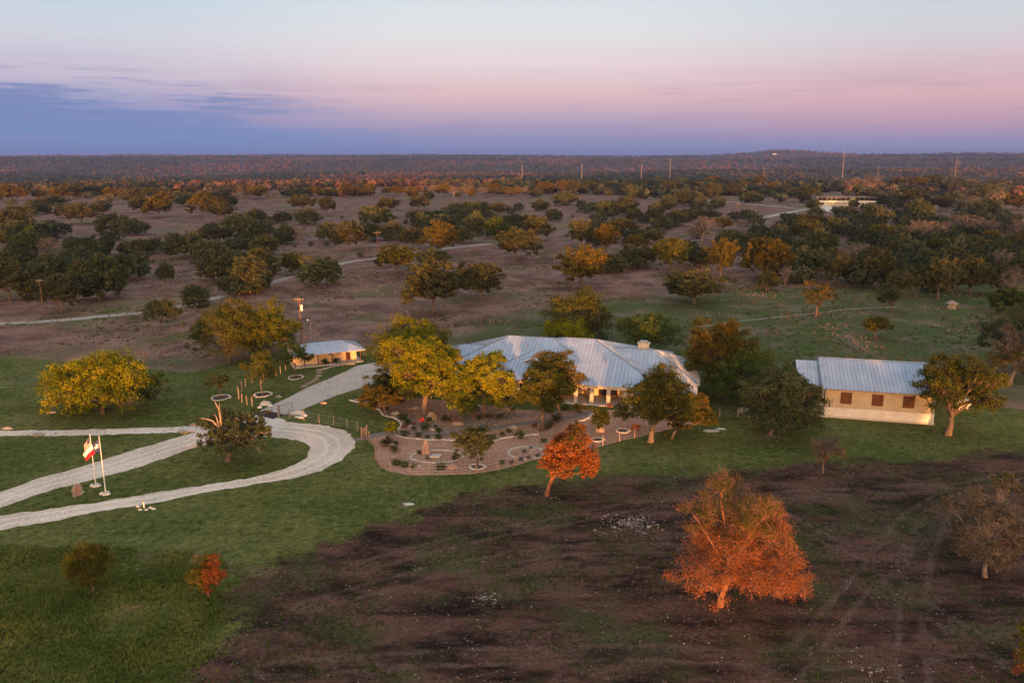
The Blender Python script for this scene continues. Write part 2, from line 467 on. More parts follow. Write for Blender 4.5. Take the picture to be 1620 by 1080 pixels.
def make_ground():
    def axis(lo, fine0, fine1, hi, step, grow):
        a = list(np.arange(fine0, fine1, step))
        s, p = step, fine1
        while p < hi:
            a.append(p)
            s *= grow
            p += s
        a.append(hi)
        s, p = step, fine0
        b = []
        while p > lo:
            s *= grow
            p -= s
            b.append(max(p, lo))
        return np.array(b[::-1] + a)
    xs = axis(-15000, -110, 110, 15000, 1.3, 1.06)
    ys = axis(-1500, 44, 200, 16000, 1.3, 1.045)
    X, Y = np.meshgrid(xs, ys)
    x, y = X.ravel(), Y.ravel()
    z = terrain(x, y)
    nx = len(xs)
    i = np.arange(len(ys) - 1)[:, None] * nx + np.arange(nx - 1)[None, :]
    i = i.ravel()
    F = np.stack([i, i + 1, i + 1 + nx, i + nx], 1)
    me = mesh_np('ground', np.stack([x, y, z], 1), F, smooth=True)
    tr = np.min([line_d(x, y, p) for p in TRACKS], axis=0)
    for nm, val in (('sd_soil', poly_sd(x, y, SOIL)), ('sd_lawn', poly_sd(x, y, LAWN)), ('sd_meadow', poly_sd(x, y, MEADOW, 30)), ('d_track', tr)):
        a = me.attributes.new(nm, 'FLOAT', 'POINT')
        a.data.foreach_set('value', val.astype(np.float32))
    t = new_mat('ground')
    v = t.n('ShaderNodeTexCoord').outputs['Object']
    at = lambda n: t.n('ShaderNodeAttribute', attribute_name=n).outputs['Fac']
    edge = t.math('MULTIPLY', t.math('SUBTRACT', t.noise(v, 0.22, 5, 0.65), 0.5), 14.0)
    # dry pasture: mauve-brown bluestem with green hollows
    big = t.noise(v, 0.018, 4, 0.6)
    midn = t.noise(v, 0.11, 5, 0.62)
    fine = t.noise(v, 1.1, 5, 0.7)
    grit = t.noise(v, 4.5, 4, 0.7)
    past = t.mix(t.sstep(midn, 0.36, 0.64), (0.115, 0.064, 0.050, 1), (0.255, 0.148, 0.118, 1))
    past = t.mix(t.math('MULTIPLY', t.sstep(big, 0.50, 0.66), 0.75), past, (0.165, 0.138, 0.078, 1))
    past = t.mix(t.math('MULTIPLY', t.sstep(t.noise(v, 0.045, 5, 0.65), 0.53, 0.68), 0.8), past, (0.085, 0.105, 0.034, 1))
    past = t.mix(t.sstep(fine, 0.55, 0.80), past, (0.31, 0.225, 0.185, 1))
    past = t.mix(t.math('MULTIPLY', t.sstep(fine, 0.46, 0.25), 0.75), past, (0.058, 0.046, 0.034, 1))
    # right-hand meadow, greener
    mead = t.mix(t.sstep(midn, 0.46, 0.66), (0.074, 0.092, 0.030, 1), (0.158, 0.122, 0.082, 1))
    mead = t.mix(t.math('MULTIPLY', t.sstep(fine, 0.55, 0.78), 0.7), mead, (0.19, 0.155, 0.105, 1))
    mead = t.mix(t.math('MULTIPLY', t.sstep(fine, 0.46, 0.25), 0.8), mead, (0.036, 0.043, 0.018, 1))
    col = t.mix(t.sstep(t.math('ADD', at('sd_meadow'), t.math('MULTIPLY', edge, 2.2)), -6, 10), past, mead)
    # mown lawn
    ln = t.noise(v, 0.09, 5, 0.6)
    lawn = t.mix(t.sstep(ln, 0.36, 0.66), (0.070, 0.086, 0.020, 1), (0.128, 0.130, 0.040, 1))
    lawn = t.mix(t.math('MULTIPLY', t.sstep(t.noise(v, 0.06, 7, 0.72), 0.53, 0.70), 0.75), lawn, (0.19, 0.170, 0.085, 1))
    lawn = t.mix(t.math('MULTIPLY', t.sstep(fine, 0.50, 0.72), 0.75), lawn, (0.190, 0.190, 0.070, 1))
    lawn = t.mix(t.math('MULTIPLY', t.sstep(fine, 0.50, 0.30), 0.85), lawn, (0.022, 0.038, 0.008, 1))
    col = t.mix(t.sstep(t.math('ADD', at('sd_lawn'), t.math('MULTIPLY', edge, 0.35)), -0.9, 0.9), col, lawn)
    # rough, unmown grass in the near corner (everything near that is neither lawn nor soil)
    sp = t.n('ShaderNodeSeparateXYZ', ins={0: v})
    near = t.math('MULTIPLY', t.sstep(sp.outputs[1], 92, 80), t.sstep(at('sd_lawn'), 1.5, -2.5))
    rough = t.mix(t.sstep(t.noise(v, 0.30, 5, 0.65), 0.36, 0.64), (0.062, 0.082, 0.020, 1), (0.140, 0.145, 0.046, 1))
    rough = t.mix(t.math('MULTIPLY', t.sstep(t.noise(v, 0.16, 5, 0.7), 0.56, 0.72), 0.8), rough, (0.150, 0.120, 0.078, 1))
    rough = t.mix(t.math('MULTIPLY', t.sstep(fine, 0.48, 0.28), 0.8), rough, (0.018, 0.027, 0.008, 1))
    col = t.mix(near, col, rough)
    # burnt and turned soil
    stretch = t.n('ShaderNodeMapping', ins={0: v, 3: (0.5, 1.25, 1.0)}).outputs[0]
    sn = t.noise(stretch, 0.26, 8, 0.72)
    soil = t.mix(t.sstep(sn, 0.36, 0.62), (0.017, 0.0105, 0.009, 1), (0.115, 0.060, 0.044, 1))
    soil = t.mix(t.math('MULTIPLY', t.sstep(t.noise(v, 0.10, 6, 0.68), 0.47, 0.66), 0.8), soil, (0.058, 0.066, 0.024, 1))
    soil = t.mix(t.math('MULTIPLY', t.sstep(fine, 0.56, 0.78), 0.75), soil, (0.185, 0.115, 0.092, 1))
    soil = t.mix(t.math('MULTIPLY', t.sstep(grit, 0.62, 0.74), 0.55), soil, (0.20, 0.145, 0.12, 1))
    tk = t.math('ADD', at('d_track'), t.math('MULTIPLY', edge, 0.07))
    rut = t.math('MULTIPLY', t.sstep(tk, 1.35, 1.0), t.sstep(tk, 0.55, 0.8))
    soil = t.mix(t.math('MULTIPLY', t.math('MULTIPLY', rut, t.sstep(t.noise(v, 0.6, 5, 0.7), 0.32, 0.60)), 0.5), soil, (0.155, 0.100, 0.080, 1))
    col = t.mix(t.sstep(t.math('ADD', at('sd_soil'), t.math('ADD', t.math('MULTIPLY', edge, 0.75), t.math('MULTIPLY', t.math('SUBTRACT', fine, 0.5), 5.0))), -0.8, 0.8), col, soil)
    # beyond the pasture the plain is scrub floor, not grass
    dist = t.n('ShaderNodeVectorMath', operation='LENGTH', ins={0: v}).outputs[1]
    scrub = t.mix(t.sstep(midn, 0.4, 0.6), (0.034, 0.040, 0.022, 1), (0.085, 0.066, 0.046, 1))
    col = t.mix(t.math('MULTIPLY', t.sstep(dist, 950, 1300), 0.85), col, scrub)
    gv = t.math('MULTIPLY', t.math('SUBTRACT', t.noise(v, 2.6, 7, 0.82), 0.5), 3.4)
    gv = t.n('ShaderNodeClamp', ins={0: t.math('ADD', gv, 1.0), 1: 0.3, 2: 2.0}).outputs[0]
    col = t.mix(0.85, col, t.n('ShaderNodeCombineColor', ins={0: gv, 1: gv, 2: gv}).outputs[0], 'MULTIPLY')
    h = t.math('ADD', t.math('MULTIPLY', fine, 1.0), t.math('MULTIPLY', grit, 0.35))
    surf(t, col, 1.0, h, 0.55, 0.22, spec=0.05)
    o = link('ground', me, M['ground'])
    tag(o, kind='structure')


make_ground()


def roughen(pts, step=0.8, amp=0.22, seed=1):
    r = random.Random(seed)
    out = []
    n = len(pts)
    for i in range(n):
        a, b = Vector(pts[i]), Vector(pts[(i + 1) % n])
        k = max(1, int((b - a).length / step))
        nrm = Vector((-(b - a).y, (b - a).x)).normalized() if (b - a).length > 1e-6 else Vector((0, 0))
        for j in range(k):
            out.append(a.lerp(b, j / k) + nrm * r.uniform(-amp, amp))
    return out


def spline(pts, sub=8, closed=False):
    """Catmull-Rom through 2-D points"""
    P = [Vector(p) for p in pts]
    n = len(P)
    out = []
    for i in range(n if closed else n - 1):
        g = lambda k: P[k % n] if closed else P[min(max(k, 0), n - 1)]
        p0, p1, p2, p3 = g(i - 1), g(i), g(i + 1), g(i + 2)
        for j in range(sub):
            t = j / sub
            out.append(0.5 * ((2 * p1) + (p2 - p0) * t + (2 * p0 - 5 * p1 + 4 * p2 - p3) * t * t + (3 * p1 - p0 - 3 * p2 + p3) * t ** 3))
    if not closed:
        out.append(P[-1])
    return out


def sheet(name, pts2, z, mat, rough=(0.8, 0.15), seed=1):
    p = roughen(pts2, rough[0], rough[1], seed) if rough else [Vector(q) for q in pts2]
    v = [(q.x, q.y, z) for q in p]
    tri = tessellate_polygon([[Vector(q) for q in v]])
    me = bpy.data.meshes.new(name)
    me.from_pydata(v, [], [tuple(f) for f in tri])
    bm = bmesh.new()
    bm.from_mesh(me)
    bmesh.ops.recalc_face_normals(bm, faces=bm.faces)
    if sum(f.normal.z for f in bm.faces) < 0:
        bmesh.ops.reverse_faces(bm, faces=bm.faces)
    bm.to_mesh(me)
    bm.free()
    o = link(name, me, M[mat])
    tag(o, kind='structure')
    return o


def ribbon(name, px, width, z, mat, seed=2, sub=6):
    c = spline(gp(px), sub)
    r = random.Random(seed)
    L, Rr = [], []
    for i, p in enumerate(c):
        t = (c[min(i + 1, len(c) - 1)] - c[max(i - 1, 0)]).normalized()
        n = Vector((-t.y, t.x))
        L.append(p + n * (width / 2 + r.uniform(-.15, .15) * width * .3))
        Rr.append(p - n * (width / 2 + r.uniform(-.15, .15) * width * .3))
    zz = [float(terrain(p.x, p.y)) + z for p in c]
    v = [(q.x, q.y, h) for q, h in zip(L, zz)] + [(q.x, q.y, h) for q, h in zip(Rr, zz)]
    n = len(c)
    me = bpy.data.meshes.new(name)
    me.from_pydata(v, [], [(i + n, i + n + 1, i + 1, i) for i in range(n - 1)])
    o = link(name, me, M[mat])
    tag(o, kind='structure')
    return o


# drives (their edges traced on the ground)
low_edge = [(-120, 858), (0, 838), (80, 825), (160, 808), (240, 795), (330, 778), (400, 766), (460, 757), (510, 745), (545, 725), (563, 705), (560, 692), (548, 682), (520, 674), (490, 670), (455, 667), (441, 661)]
in_edge = [(411, 653), (396, 660), (360, 668), (335, 677), (345, 690), (380, 691), (410, 690), (440, 692), (470, 696), (486, 702), (492, 712), (480, 728), (450, 742), (400, 755), (340, 765), (280, 774), (210, 785), (150, 795), (80, 805), (0, 815), (-120, 834)]
sheet('gravel_drive', gp(low_edge) + gp(in_edge), 0.016, 'gravel_drive', (0.7, 0.22), 3)
up1 = [(-120, 818), (0, 778), (60, 757), (130, 738), (200, 715), (260, 698), (300, 686), (330, 678), (345, 683)]
up2 = [(362, 691), (340, 700), (300, 710), (260, 725), (200, 745), (130, 762), (60, 781), (0, 803), (-120, 848)]
sheet('gravel_drive', gp(up1) + gp(up2), 0.012, 'gravel_drive', (0.7, 0.15), 4)
sheet('gravel_path', gp([(-120, 683), (0, 681), (100, 680), (190, 678), (250, 676), (310, 673), (328, 677), (322, 683), (300, 683), (250, 685), (180, 687), (100, 689), (0, 689), (-120, 690)]), 0.008, 'gravel_pale', (0.7, 0.18), 5)
sheet('concrete_drive', gp([(411.5, 650), (432, 640), (459, 627), (488.5, 612), (518, 600), (548, 587), (563, 579), (589, 574), (612, 572), (640, 576), (668, 588), (655, 600), (620, 602), (580, 610), (563, 616), (533, 625), (503, 637), (474, 649), (441, 658)]), 0.012, 'drive_concrete', (1.5, 0.05), 6)
for px_, off in (([(-60, 848), (0, 827), (80, 815), (160, 801), (240, 790), (330, 772), (400, 761), (455, 750), (505, 731), (526, 711), (522, 695), (505, 686), (470, 680), (430, 677), (390, 678)], .75), ([(-60, 812), (0, 790), (60, 769), (130, 750), (200, 730), (260, 711), (300, 699), (345, 686), (385, 672), (420, 659)], .75)):
    c_ = spline(gp(px_), 5)
    for s_ in (-1, 1):
        q_ = []
        for i_, p_ in enumerate(c_):
            t_ = (c_[min(i_ + 1, len(c_) - 1)] - c_[max(i_ - 1, 0)]).normalized()
            q_.append(p_ + Vector((-t_.y, t_.x)) * off * s_)
        L_, R_ = [], []
        rr_ = random.Random(int(off * 10) + s_)
        for i_, p_ in enumerate(q_):
            t_ = (q_[min(i_ + 1, len(q_) - 1)] - q_[max(i_ - 1, 0)]).normalized()
            n_ = Vector((-t_.y, t_.x))
            L_.append(p_ + n_ * rr_.uniform(.15, .45))
            R_.append(p_ - n_ * rr_.uniform(.15, .45))
        k_ = len(q_)
        me_ = bpy.data.meshes.new('wheel_rut')
        me_.from_pydata([(p.x, p.y, .0205) for p in L_] + [(p.x, p.y, .0205) for p in R_], [], [(i + k_, i + k_ + 1, i + 1, i) for i in range(k_ - 1)])
        tag(link('wheel_rut', me_, M['gravel_rut']), kind='structure')
ribbon('gravel_track', [(-90, 515), (0, 512), (60, 509), (119, 504.6), (176, 499), (233, 493), (300, 482), (360, 466), (426, 448), (460, 438), (522, 422), (555, 414), (594, 409), (659, 399), (724, 391), (776, 386)], 3.4, 0.03, 'track_gravel')
ribbon('gravel_track', [(1018, 311), (1046, 315), (1100, 316), (1150, 319), (1220, 326), (1262, 330), (1290, 330)], 5, 0.05, 'track_gravel', 3)
ribbon('gravel_track', [(1178, 350), (1200, 346), (1239, 338), (1278, 331), (1300, 328)], 6, 0.06, 'track_gravel', 4)
ribbon('dirt_track', [(1105, 517), (1170, 508), (1200, 505), (1278, 497), (1345, 489), (1420, 486)], 1.3, 0.03, 'dirt_track', 5)
sheet('parking_apron', gp([(1285, 331), (1296, 326), (1314, 325.5), (1318, 330), (1338, 332), (1318, 336)]), 0.09, 'gravel_pale', (3, .3), 8)

# the gravel garden inside the post-and-wire fence
FENCE = [(441, 660), (458, 661.5), (481, 664.5), (505, 668.5), (528, 672.5), (549.6, 676.5), (565.5, 682), (575, 691)]
FENCE2 = [(580, 694), (585, 699), (593, 708.5), (593.5, 724), (601, 737), (617, 745), (649, 751.5), (681, 751), (718, 751), (753, 749), (788, 743), (815, 736.5), (844, 727.5), (875, 721), (903, 716), (929, 711), (953.5, 705.5), (980, 698), (1004, 693), (1030, 686), (1062, 678), (1095, 670)]
bed = gp([(553, 633), (583, 641), (599, 648), (607, 657), (623, 661), (632, 667), (635, 673), (629, 680), (612, 684), (590, 688), (580, 694)] + FENCE2[1:] + [(1100, 655), (1060, 645), (985, 648), (925, 648), (850, 650), (760, 640), (690, 632), (640, 628), (600, 626)])
sheet('garden_bed', spline(bed, 3, True), 0.012, 'garden_gravel', (0.8, 0.05), 9)
ribbon('garden_path', [(560, 696), (578, 692.5), (600, 687), (620, 684.5), (650, 684), (680, 686.5), (700, 688), (725, 686), (760, 680), (800, 674), (840, 668), (878, 663), (905, 659), (930, 654), (948, 647)], 1.35, 0.026, 'garden_path', 6)
ribbon('garden_path', [(735, 684), (742, 672), (738, 661), (728, 650)], 1.2, 0.032, 'garden_path', 7)


# ------------------------------------------------------------------ buildings
def clip_half(poly, n, d):
    """keep the part of a 3-D polygon with n.p >= d"""
    out = []
    for i in range(len(poly)):
        a, b = poly[i], poly[(i + 1) % len(poly)]
        da, db = n.dot(a) - d, n.dot(b) - d
        if da >= 0:
            out.append(a)
        if (da >= 0) != (db >= 0):
            out.append(a.lerp(b, da / (da - db)))
    return out


def roof_face(poly, parent, mat, spacing=0.5, name='roof_panel', rib=(0.05, 0.055), thick=0.05):
    """a sloping metal roof face cut into standing-seam panels, one object each"""
    P = [Vector(p) for p in poly]
    n = Vector((0, 0, 0))
    for i in range(len(P)):
        n += P[i].cross(P[(i + 1) % len(P)])
    n.normalize()
    if n.z < 0:
        n = -n
        P.reverse()
    down = (Vector((0, 0, -1)) + n * n.z).normalized()
    ac = n.cross(down).normalized()
    lo, hi = min(ac.dot(p) for p in P), max(ac.dot(p) for p in P)
    k = max(1, round((hi - lo) / spacing))
    st = (hi - lo) / k
    for i in range(k):
        a0, a1 = lo + i * st, lo + (i + 1) * st
        q = clip_half(clip_half(P, ac, a0 + 0.002), -ac, -(a1 - 0.002))
        if len(q) < 3:
            continue
        mb = MB().prism(q, -n * thick)
        if i > 0:
            e = [p for p in clip_half(clip_half(P, ac, a0), -ac, -(a0 + 0.01))]
            if len(e) >= 3:
                d0, d1 = min(down.dot(p) for p in e), max(down.dot(p) for p in e)
                if d1 - d0 > 0.15:
                    base = e[0] - down * down.dot(e[0]) - ac * ac.dot(e[0]) + ac * a0
                    w = rib[0] / 2
                    c = [base + down * d0 - ac * w, base + down * d1 - ac * w, base + down * d1 + ac * w, base + down * d0 + ac * w]
                    mb.prism(c, n * rib[1])
        mb.build(name, M[mat], parent)


def hip_faces(u0, u1, v0, v1, z, slope, hips='LR', along='u'):
    """faces of a hip (or gable) roof over a rectangle; ridge along u or v"""
    if along == 'v':
        return [[Vector((p.y, p.x, p.z)) for p in f] for f in hip_faces(v0, v1, u0, u1, z, slope, hips, 'u')]
    h = (v1 - v0) / 2
    zr, vm = z + h * slope, (v0 + v1) / 2
    a = u0 + (h if 'L' in hips else 0)
    b = u1 - (h if 'R' in hips else 0)
    A, B = Vector((a, vm, zr)), Vector((b, vm, zr))
    c = [Vector((u0, v0, z)), Vector((u1, v0, z)), Vector((u1, v1, z)), Vector((u0, v1, z))]
    f = [[c[0], c[1], B, A], [c[2], c[3], A, B]]
    if 'L' in hips:
        f.append([c[3], c[0], A])
    if 'R' in hips:
        f.append([c[1], c[2], B])
    return f


def cap_line(mb, a, b, w=0.12, h=0.07):
    mb.tube([a, b], [w, w], 4)


def window(parent, u, z, w, h, v=0.0, rows=2, cols=2):
    """window on a wall facing -v: frame, panes, sill"""
    e = link('window', MB().box(u - w / 2 - .07, u + w / 2 + .07, v - .05, v + .02, z - .07, z + h + .07).mesh('window'), M['white_paint'], parent)
    for i in range(cols):
        for j in range(rows):
            a = u - w / 2 + i * w / cols + .03
            b = z + j * h / rows + .03
            MB().box(a, a + w / cols - .06, v - .075, v - .052, b, b + h / rows - .06).build('pane', M['glass_dark'], e)
    MB().box(u - w / 2 - .12, u + w / 2 + .12, v - .13, v + .01, z - .17, z - .072).build('sill', M['limestone'], e)
    return e


def stone_face(mb, u0, u1, z0, z1, v, rw=0.55, rh=0.24, seed=1, depth_=0.05):
    """uneven limestone blocks proud of a wall facing -v"""
    r = random.Random(seed)
    z = z0
    while z < z1 - 0.05:
        h = min(rh * r.uniform(.75, 1.3), z1 - z)
        u = u0
        while u < u1 - 0.05:
            w = min(rw * r.uniform(.6, 1.5), u1 - u)
            mb.box(u + .012, u + w - .012, v - depth_ * r.uniform(.5, 1.3), v + .01, z + .012, z + h - .012)
            u += w
        z += h


# ---- the main ranch house
HO = G(979, 612, 3.0)
house = empty('ranch_house', (HO.x, HO.y, 0), R(-14))
tag(house, 'long low ranch house of pale limestone under a silvery hipped metal roof', 'house')
HZ = 3.0
blocks = [hip_faces(-22.5, 6.6, 0.0, 24.0, HZ, 0.358, 'LR'),
          hip_faces(-29.5, -2.0, 1.2, 21.2, HZ + .05, 0.425, 'LR'),
          hip_faces(-33.5, -14.0, 2.4, 16.0, HZ - .04, 0.44, 'LR'),
          hip_faces(-8.0, 11.5, 4.0, 18.4, HZ + .02, 0.45, 'R'),
          hip_faces(2.3, 11.2, -2.4, 14.0, HZ - .06, 0.47, 'L', 'v')]


def roof_z(bi, u, v):
    u0, u1, v0, v1, z, s, hp, al = [(-22.5, 6.6, 0, 24, HZ, .358, 'LR', 'u'), (-29.5, -2, 1.2, 21.2, HZ + .05, .425, 'LR', 'u'), (-33.5, -14, 2.4, 16, HZ - .04, .44, 'LR', 'u'),
                                    (-8, 11.5, 4, 18.4, HZ + .02, .45, 'R', 'u'), (2.3, 11.2, -2.4, 14, HZ - .06, .47, 'L', 'v')][bi]
    if al == 'u':
        e = min(v - v0, v1 - v, (u - u0) if 'L' in hp else 99, (u1 - u) if 'R' in hp else 99)
    else:
        e = min(u - u0, u1 - u, v - v0)
    return z + e * s


for bi, fs in enumerate(blocks):
    for f in fs:
        roof_face(f, house, 'galvanized', 0.62, rib=(.06, .08))
    rc = MB()
    for f in fs:                                   # ridge and hip caps
        for i in range(len(f)):
            a, b = f[i], f[(i + 1) % len(f)]
            if abs(a.z - b.z) > .5 or (a.z > 4 and b.z > 4):
                cap_line(rc, a + Vector((0, 0, .02)), b + Vector((0, 0, .02)), .065)
    rc.build('ridge_cap', M['galvanized'], house)
    g = MB()
    for f in fs[:4]:
        a, b = f[0], f[1]
        g.tube([a + Vector((0, 0, -.09)), b + Vector((0, 0, -.09))], .09, 4)
    g.build('gutter', M['soffit'], house)
# walls: rooms either side of the recessed porch
wl = MB()
wl.box(-21.6, -8.4, 0.95, 22.6, 0, 2.95)
wl.box(-8.4, 3.2, 4.6, 22.4, 0, 2.95)
wl.box(-28.4, -21.6, 2.2, 20.0, 0, 2.96)
wl.box(-32.4, -28.4, 3.5, 15.0, 0, 2.9)
wl.box(3.2, 10.3, -1.5, 17.4, 0, 2.9)
wl.build('wall', M['cream_wall'], house)
stn = MB()
stone_face(stn, -21.6, -8.4, 0.02, 2.75, 0.95, seed=3)
stone_face(stn, 3.22, 10.28, 0.02, 2.7, -1.5, seed=4)
stone_face(stn, -28.4, -21.64, 0.02, 2.7, 2.2, seed=5)
stone_face(stn, -32.4, -28.44, 0.02, 2.7, 3.5, seed=6)
tag(stn.build('stone_facing', M['limestone'], house), kind='stuff')
MB().box(-8.42, 3.22, 0.35, 4.62, 2.78, 2.9).build('porch_ceiling', M['soffit'], house)
MB().box(-8.38, 3.18, -0.5, 4.58, 0.0, 0.14).build('porch_floor', M['concrete'], house)
MB().box(-8.4, 3.2, .02, .5, 2.5, 2.92).build('porch_beam', M['cream_wall'], house)
for u in (-6.4, -4.0, -1.5, 1.0):
    col = MB()
    for k in range(6):
        j = .012 * ((k * 7) % 3 - 1)
        col.box(u - .28 + j, u + .28 + j, .04, .56, .142 + k * .39, .142 + k * .39 + .383)
    col.build('porch_column', M['limestone'], house)
for u, w in ((-6.9, 1.5), (-4.9, 1.0), (1.6, 1.5)):
    window(house, u, 0.9, w, 1.4, 4.6)
d = MB().box(-3.6, -0.6, 4.5, 4.61, .14, 2.5).build('door', M['brown_wood'], house)
for k in range(2):
    MB().box(-3.45 + k * 1.45, -2.2 + k * 1.45, 4.47, 4.495, .3, 2.35).build('pane', M['glass_dark'], d)
MB().box(-2.16, -2.08, 4.40, 4.47, 1.0, 1.2).build('handle', M['steel'], d)
for u, v in ((-11.5, .9), (-14.5, .9), (-18.5, .9), (5.2, -1.55), (8.4, -1.55), (-25, 2.15)):
    window(house, u, 0.85, 1.5, 1.5, v)
# right-hand gable end wall windows are hidden by oaks; a dormer gable over the entry
dorm = empty('dormer')
dorm.parent = house
gz, gu, gv = 5.45, -14.0, 5.2
for sgn in (-1, 1):
    roof_face([Vector((gu, gv - .5, gz)), Vector((gu + sgn * 3.2, gv - .5, gz - 1.45)), Vector((gu + sgn * 3.2, gv + 6.5, gz - 1.45)), Vector((gu, gv + 6.5, gz))], dorm, 'galvanized', .62, 'dormer_panel')
MB().prism([(gu - 2.7, gv, gz - 1.4), (gu + 2.7, gv, gz - 1.4), (gu, gv, gz - .13)], (0, .3, 0)).build('gable_wall', M['cream_wall'], dorm)
t_ = MB()
t_.tube([(gu - 3.2, gv - .52, gz - 1.45), (gu, gv - .52, gz), (gu + 3.2, gv - .52, gz - 1.45)], .1, 4)
t_.build('gable_trim', M['white_paint'], dorm)
ch = MB()
stone_face(ch, 1.6, 3.3, 5.4, 7.0, 11.6, .4, .2, 9, .03)
ch.box(1.6, 3.3, 11.61, 12.8, 5.0, 7.0)
ch.build('chimney', M['limestone'], house)
MB().box(1.45, 3.45, 11.45, 12.95, 7.0, 7.1).build('chimney_cap', M['concrete'], house)
fl = MB()
fl.box(2.0, 2.9, 11.8, 12.5, 7.1, 7.32)
fl.box(1.85, 3.05, 11.65, 12.65, 7.36, 7.42)
fl.build('flue', M['steel'], house)
for u, v, bi in ((-2.9, 6.2, 0), (-15.8, 8.6, 1), (-11.0, 6.5, 0), (5.3, 9.0, 3)):
    z = roof_z(bi, u, v)
    MB().tube([(u, v, z - .1), (u, v, z + .75)], .07, 8).build('vent_pipe', M['steel'], house)

# things on the porch and beside the house
def local(o, u, v, z=0):
    c, s = math.cos(o.rotation_euler[2]), math.sin(o.rotation_euler[2])
    return Vector((o.location.x + c * u - s * v, o.location.y + s * u + c * v, z))


bench = empty('porch_bench', local(house, -6.1, 3.3, .14), R(-14))
tag(bench, 'dark slatted bench on the porch of the ranch house', 'bench')
for i in range(4):
    MB().box(-.8, .8, -.3 + i * .13, -.2 + i * .13, .42, .46).build('slat', M['dark_steel'], bench)
for i in range(3):
    MB().box(-.8, .8, .26, .3, .55 + i * .15, .65 + i * .15).build('back_slat', M['dark_steel'], bench)
for sx in (-.72, .72):
    for sy in (-.25, .24):
        MB().box(sx - .04, sx + .04, sy - .04, sy + .04, 0, .42 if sy < 0 else .98).build('leg', M['dark_steel'], bench)
ac = empty('heat_pump', local(house, 11.9, 3.2), R(-14))
tag(ac, 'grey boxed heat pump beside the right end wall of the ranch house', 'heat pump')
MB().box(-.6, .6, -.6, .6, .1, 1.5).build('casing', M['steel'], ac)
for i in range(8):
    MB().box(-.5, .5, -.64, -.605, .25 + i * .15, .34 + i * .15).build('louvre', M['dark_steel'], ac)
MB().tube([(0, 0, 1.505), (0, 0, 1.58)], .42, 12).build('fan_grille', M['dark_steel'], ac)
MB().box(-.75, .75, -.75, .75, 0, .1).build('pad', M['concrete'], ac)

# ---- the metal-roofed workshop on the right
SO = G(1303, 659, 0)
shop = empty('workshop', (SO.x, SO.y, 0), R(-14))
tag(shop, 'tan board-sided workshop with white stone base and bright metal roof', 'workshop')
SL, SV, SZ, SR = 14.2, 13.0, 4.35, 7.05
for q in ([Vector((-.5, -.5, SZ)), Vector((SL + .5, -.5, SZ)), Vector((SL + .5, SV / 2, SR)), Vector((-.5, SV / 2, SR))],
          [Vector((SL + .5, SV + .5, SZ)), Vector((-.5, SV + .5, SZ)), Vector((-.5, SV / 2, SR)), Vector((SL + .5, SV / 2, SR))]):
    roof_face(q, shop, 'galvanized', .52, rib=(.06, .07))
lq = [Vector((-3.7, .9, SZ - .12)), Vector((.3, .9, SZ - .12)), Vector((.3, 6.6, SR - .52)), Vector((-3.7, 6.6, SR - .52))]
roof_face(lq, shop, 'galvanized', .52, 'lean_to_panel', (.06, .07))
roof_face([Vector((.3, 12.5, SZ)), Vector((-3.7, 12.5, SZ)), Vector((-3.7, 6.6, SR - .52)), Vector((.3, 6.6, SR - .52))], shop, 'galvanized', .52, 'lean_to_panel', (.06, .07))
rc = MB()
cap_line(rc, Vector((-.5, SV / 2, SR + .03)), Vector((SL + .5, SV / 2, SR + .03)), .13)
rc.build('ridge_cap', M['steel'], shop)
tr_ = MB()
tr_.tube([(-.55, -.5, SZ - .02), (-.55, SV / 2, SR - .02)], .1, 4)
tr_.tube([(SL + .55, -.5, SZ - .02), (SL + .55, SV / 2, SR - .02)], .1, 4)
tr_.build('rake_trim', M['steel'], shop)
MB().tube([(-.5, -.58, SZ - .08), (SL + .5, -.58, SZ - .08)], .09, 6).build('gutter', M['steel'], shop)
wmb = MB().box(0, SL, 0, SV, .25, SZ - .12)
wmb.prism([(0.01, .3, SZ - .14), (0.01, SV - .3, SZ - .14), (0.01, SV / 2, SR - .3)], (SL - .02, 0, 0))
wmb.build('wall', M['tan_siding'], shop)
MB().box(-3.3, -.02, 1.7, 11.6, .2, SZ + .05).build('lean_to_wall', M['tan_siding'], shop)
for i in range(36):
    u = .2 + i * (SL - .4) / 35
    MB().box(u - .03, u + .03, -.035, .0, 1.66, SZ - .14).build('batten', M['tan_siding'], shop)
MB().box(-.06, SL + .06, -.14, .01, 1.53, 1.63).build('ledge', M['limestone'], shop)
sb = MB()
stone_face(sb, -.04, SL + .04, .26, 1.525, -.02, .5, .2, 12, .08)
stone_face(sb, -3.3, -.1, .26, 1.525, 1.68, .5, .2, 13, .08)
tag(sb.build('stone_base', M['white_paint'], shop), kind='stuff')
MB().box(-3.4, SL + .15, -.18, 1.6, 0, .25).build('plinth', M['concrete'], shop)
MB().tube([(-.32, -.3, SZ - .12), (-.3, -.14, SZ - .4), (-.3, -.14, .3)], .05, 6).build('downspout', M['white_paint'], shop)
for u in (2.75, 6.85, 10.85):
    w = MB().box(u - .75, u + .75, -.06, -.005, 2.12, 3.78).build('window', M['brown_wood'], shop)
    for sg in (-1, 1):
        s = MB().box(u + (sg - 1) * .335 - .005 + (.01 if sg > 0 else 0), u + (sg + 1) * .335 - .005, -.10, -.062, 2.18, 3.72).build('shutter', M['brown_wood'], w)
    for k in range(6):
        a = u - .665 + k * .222
        MB().box(a + .008, a + .214, -.125, -.101, 2.20, 3.70).build('plank', M['brown_wood'], w)
    for zz in (2.42, 3.38):
        MB().box(u - .64, u + .64, -.15, -.126, zz, zz + .11).build('rail', M['brown_wood'], w)

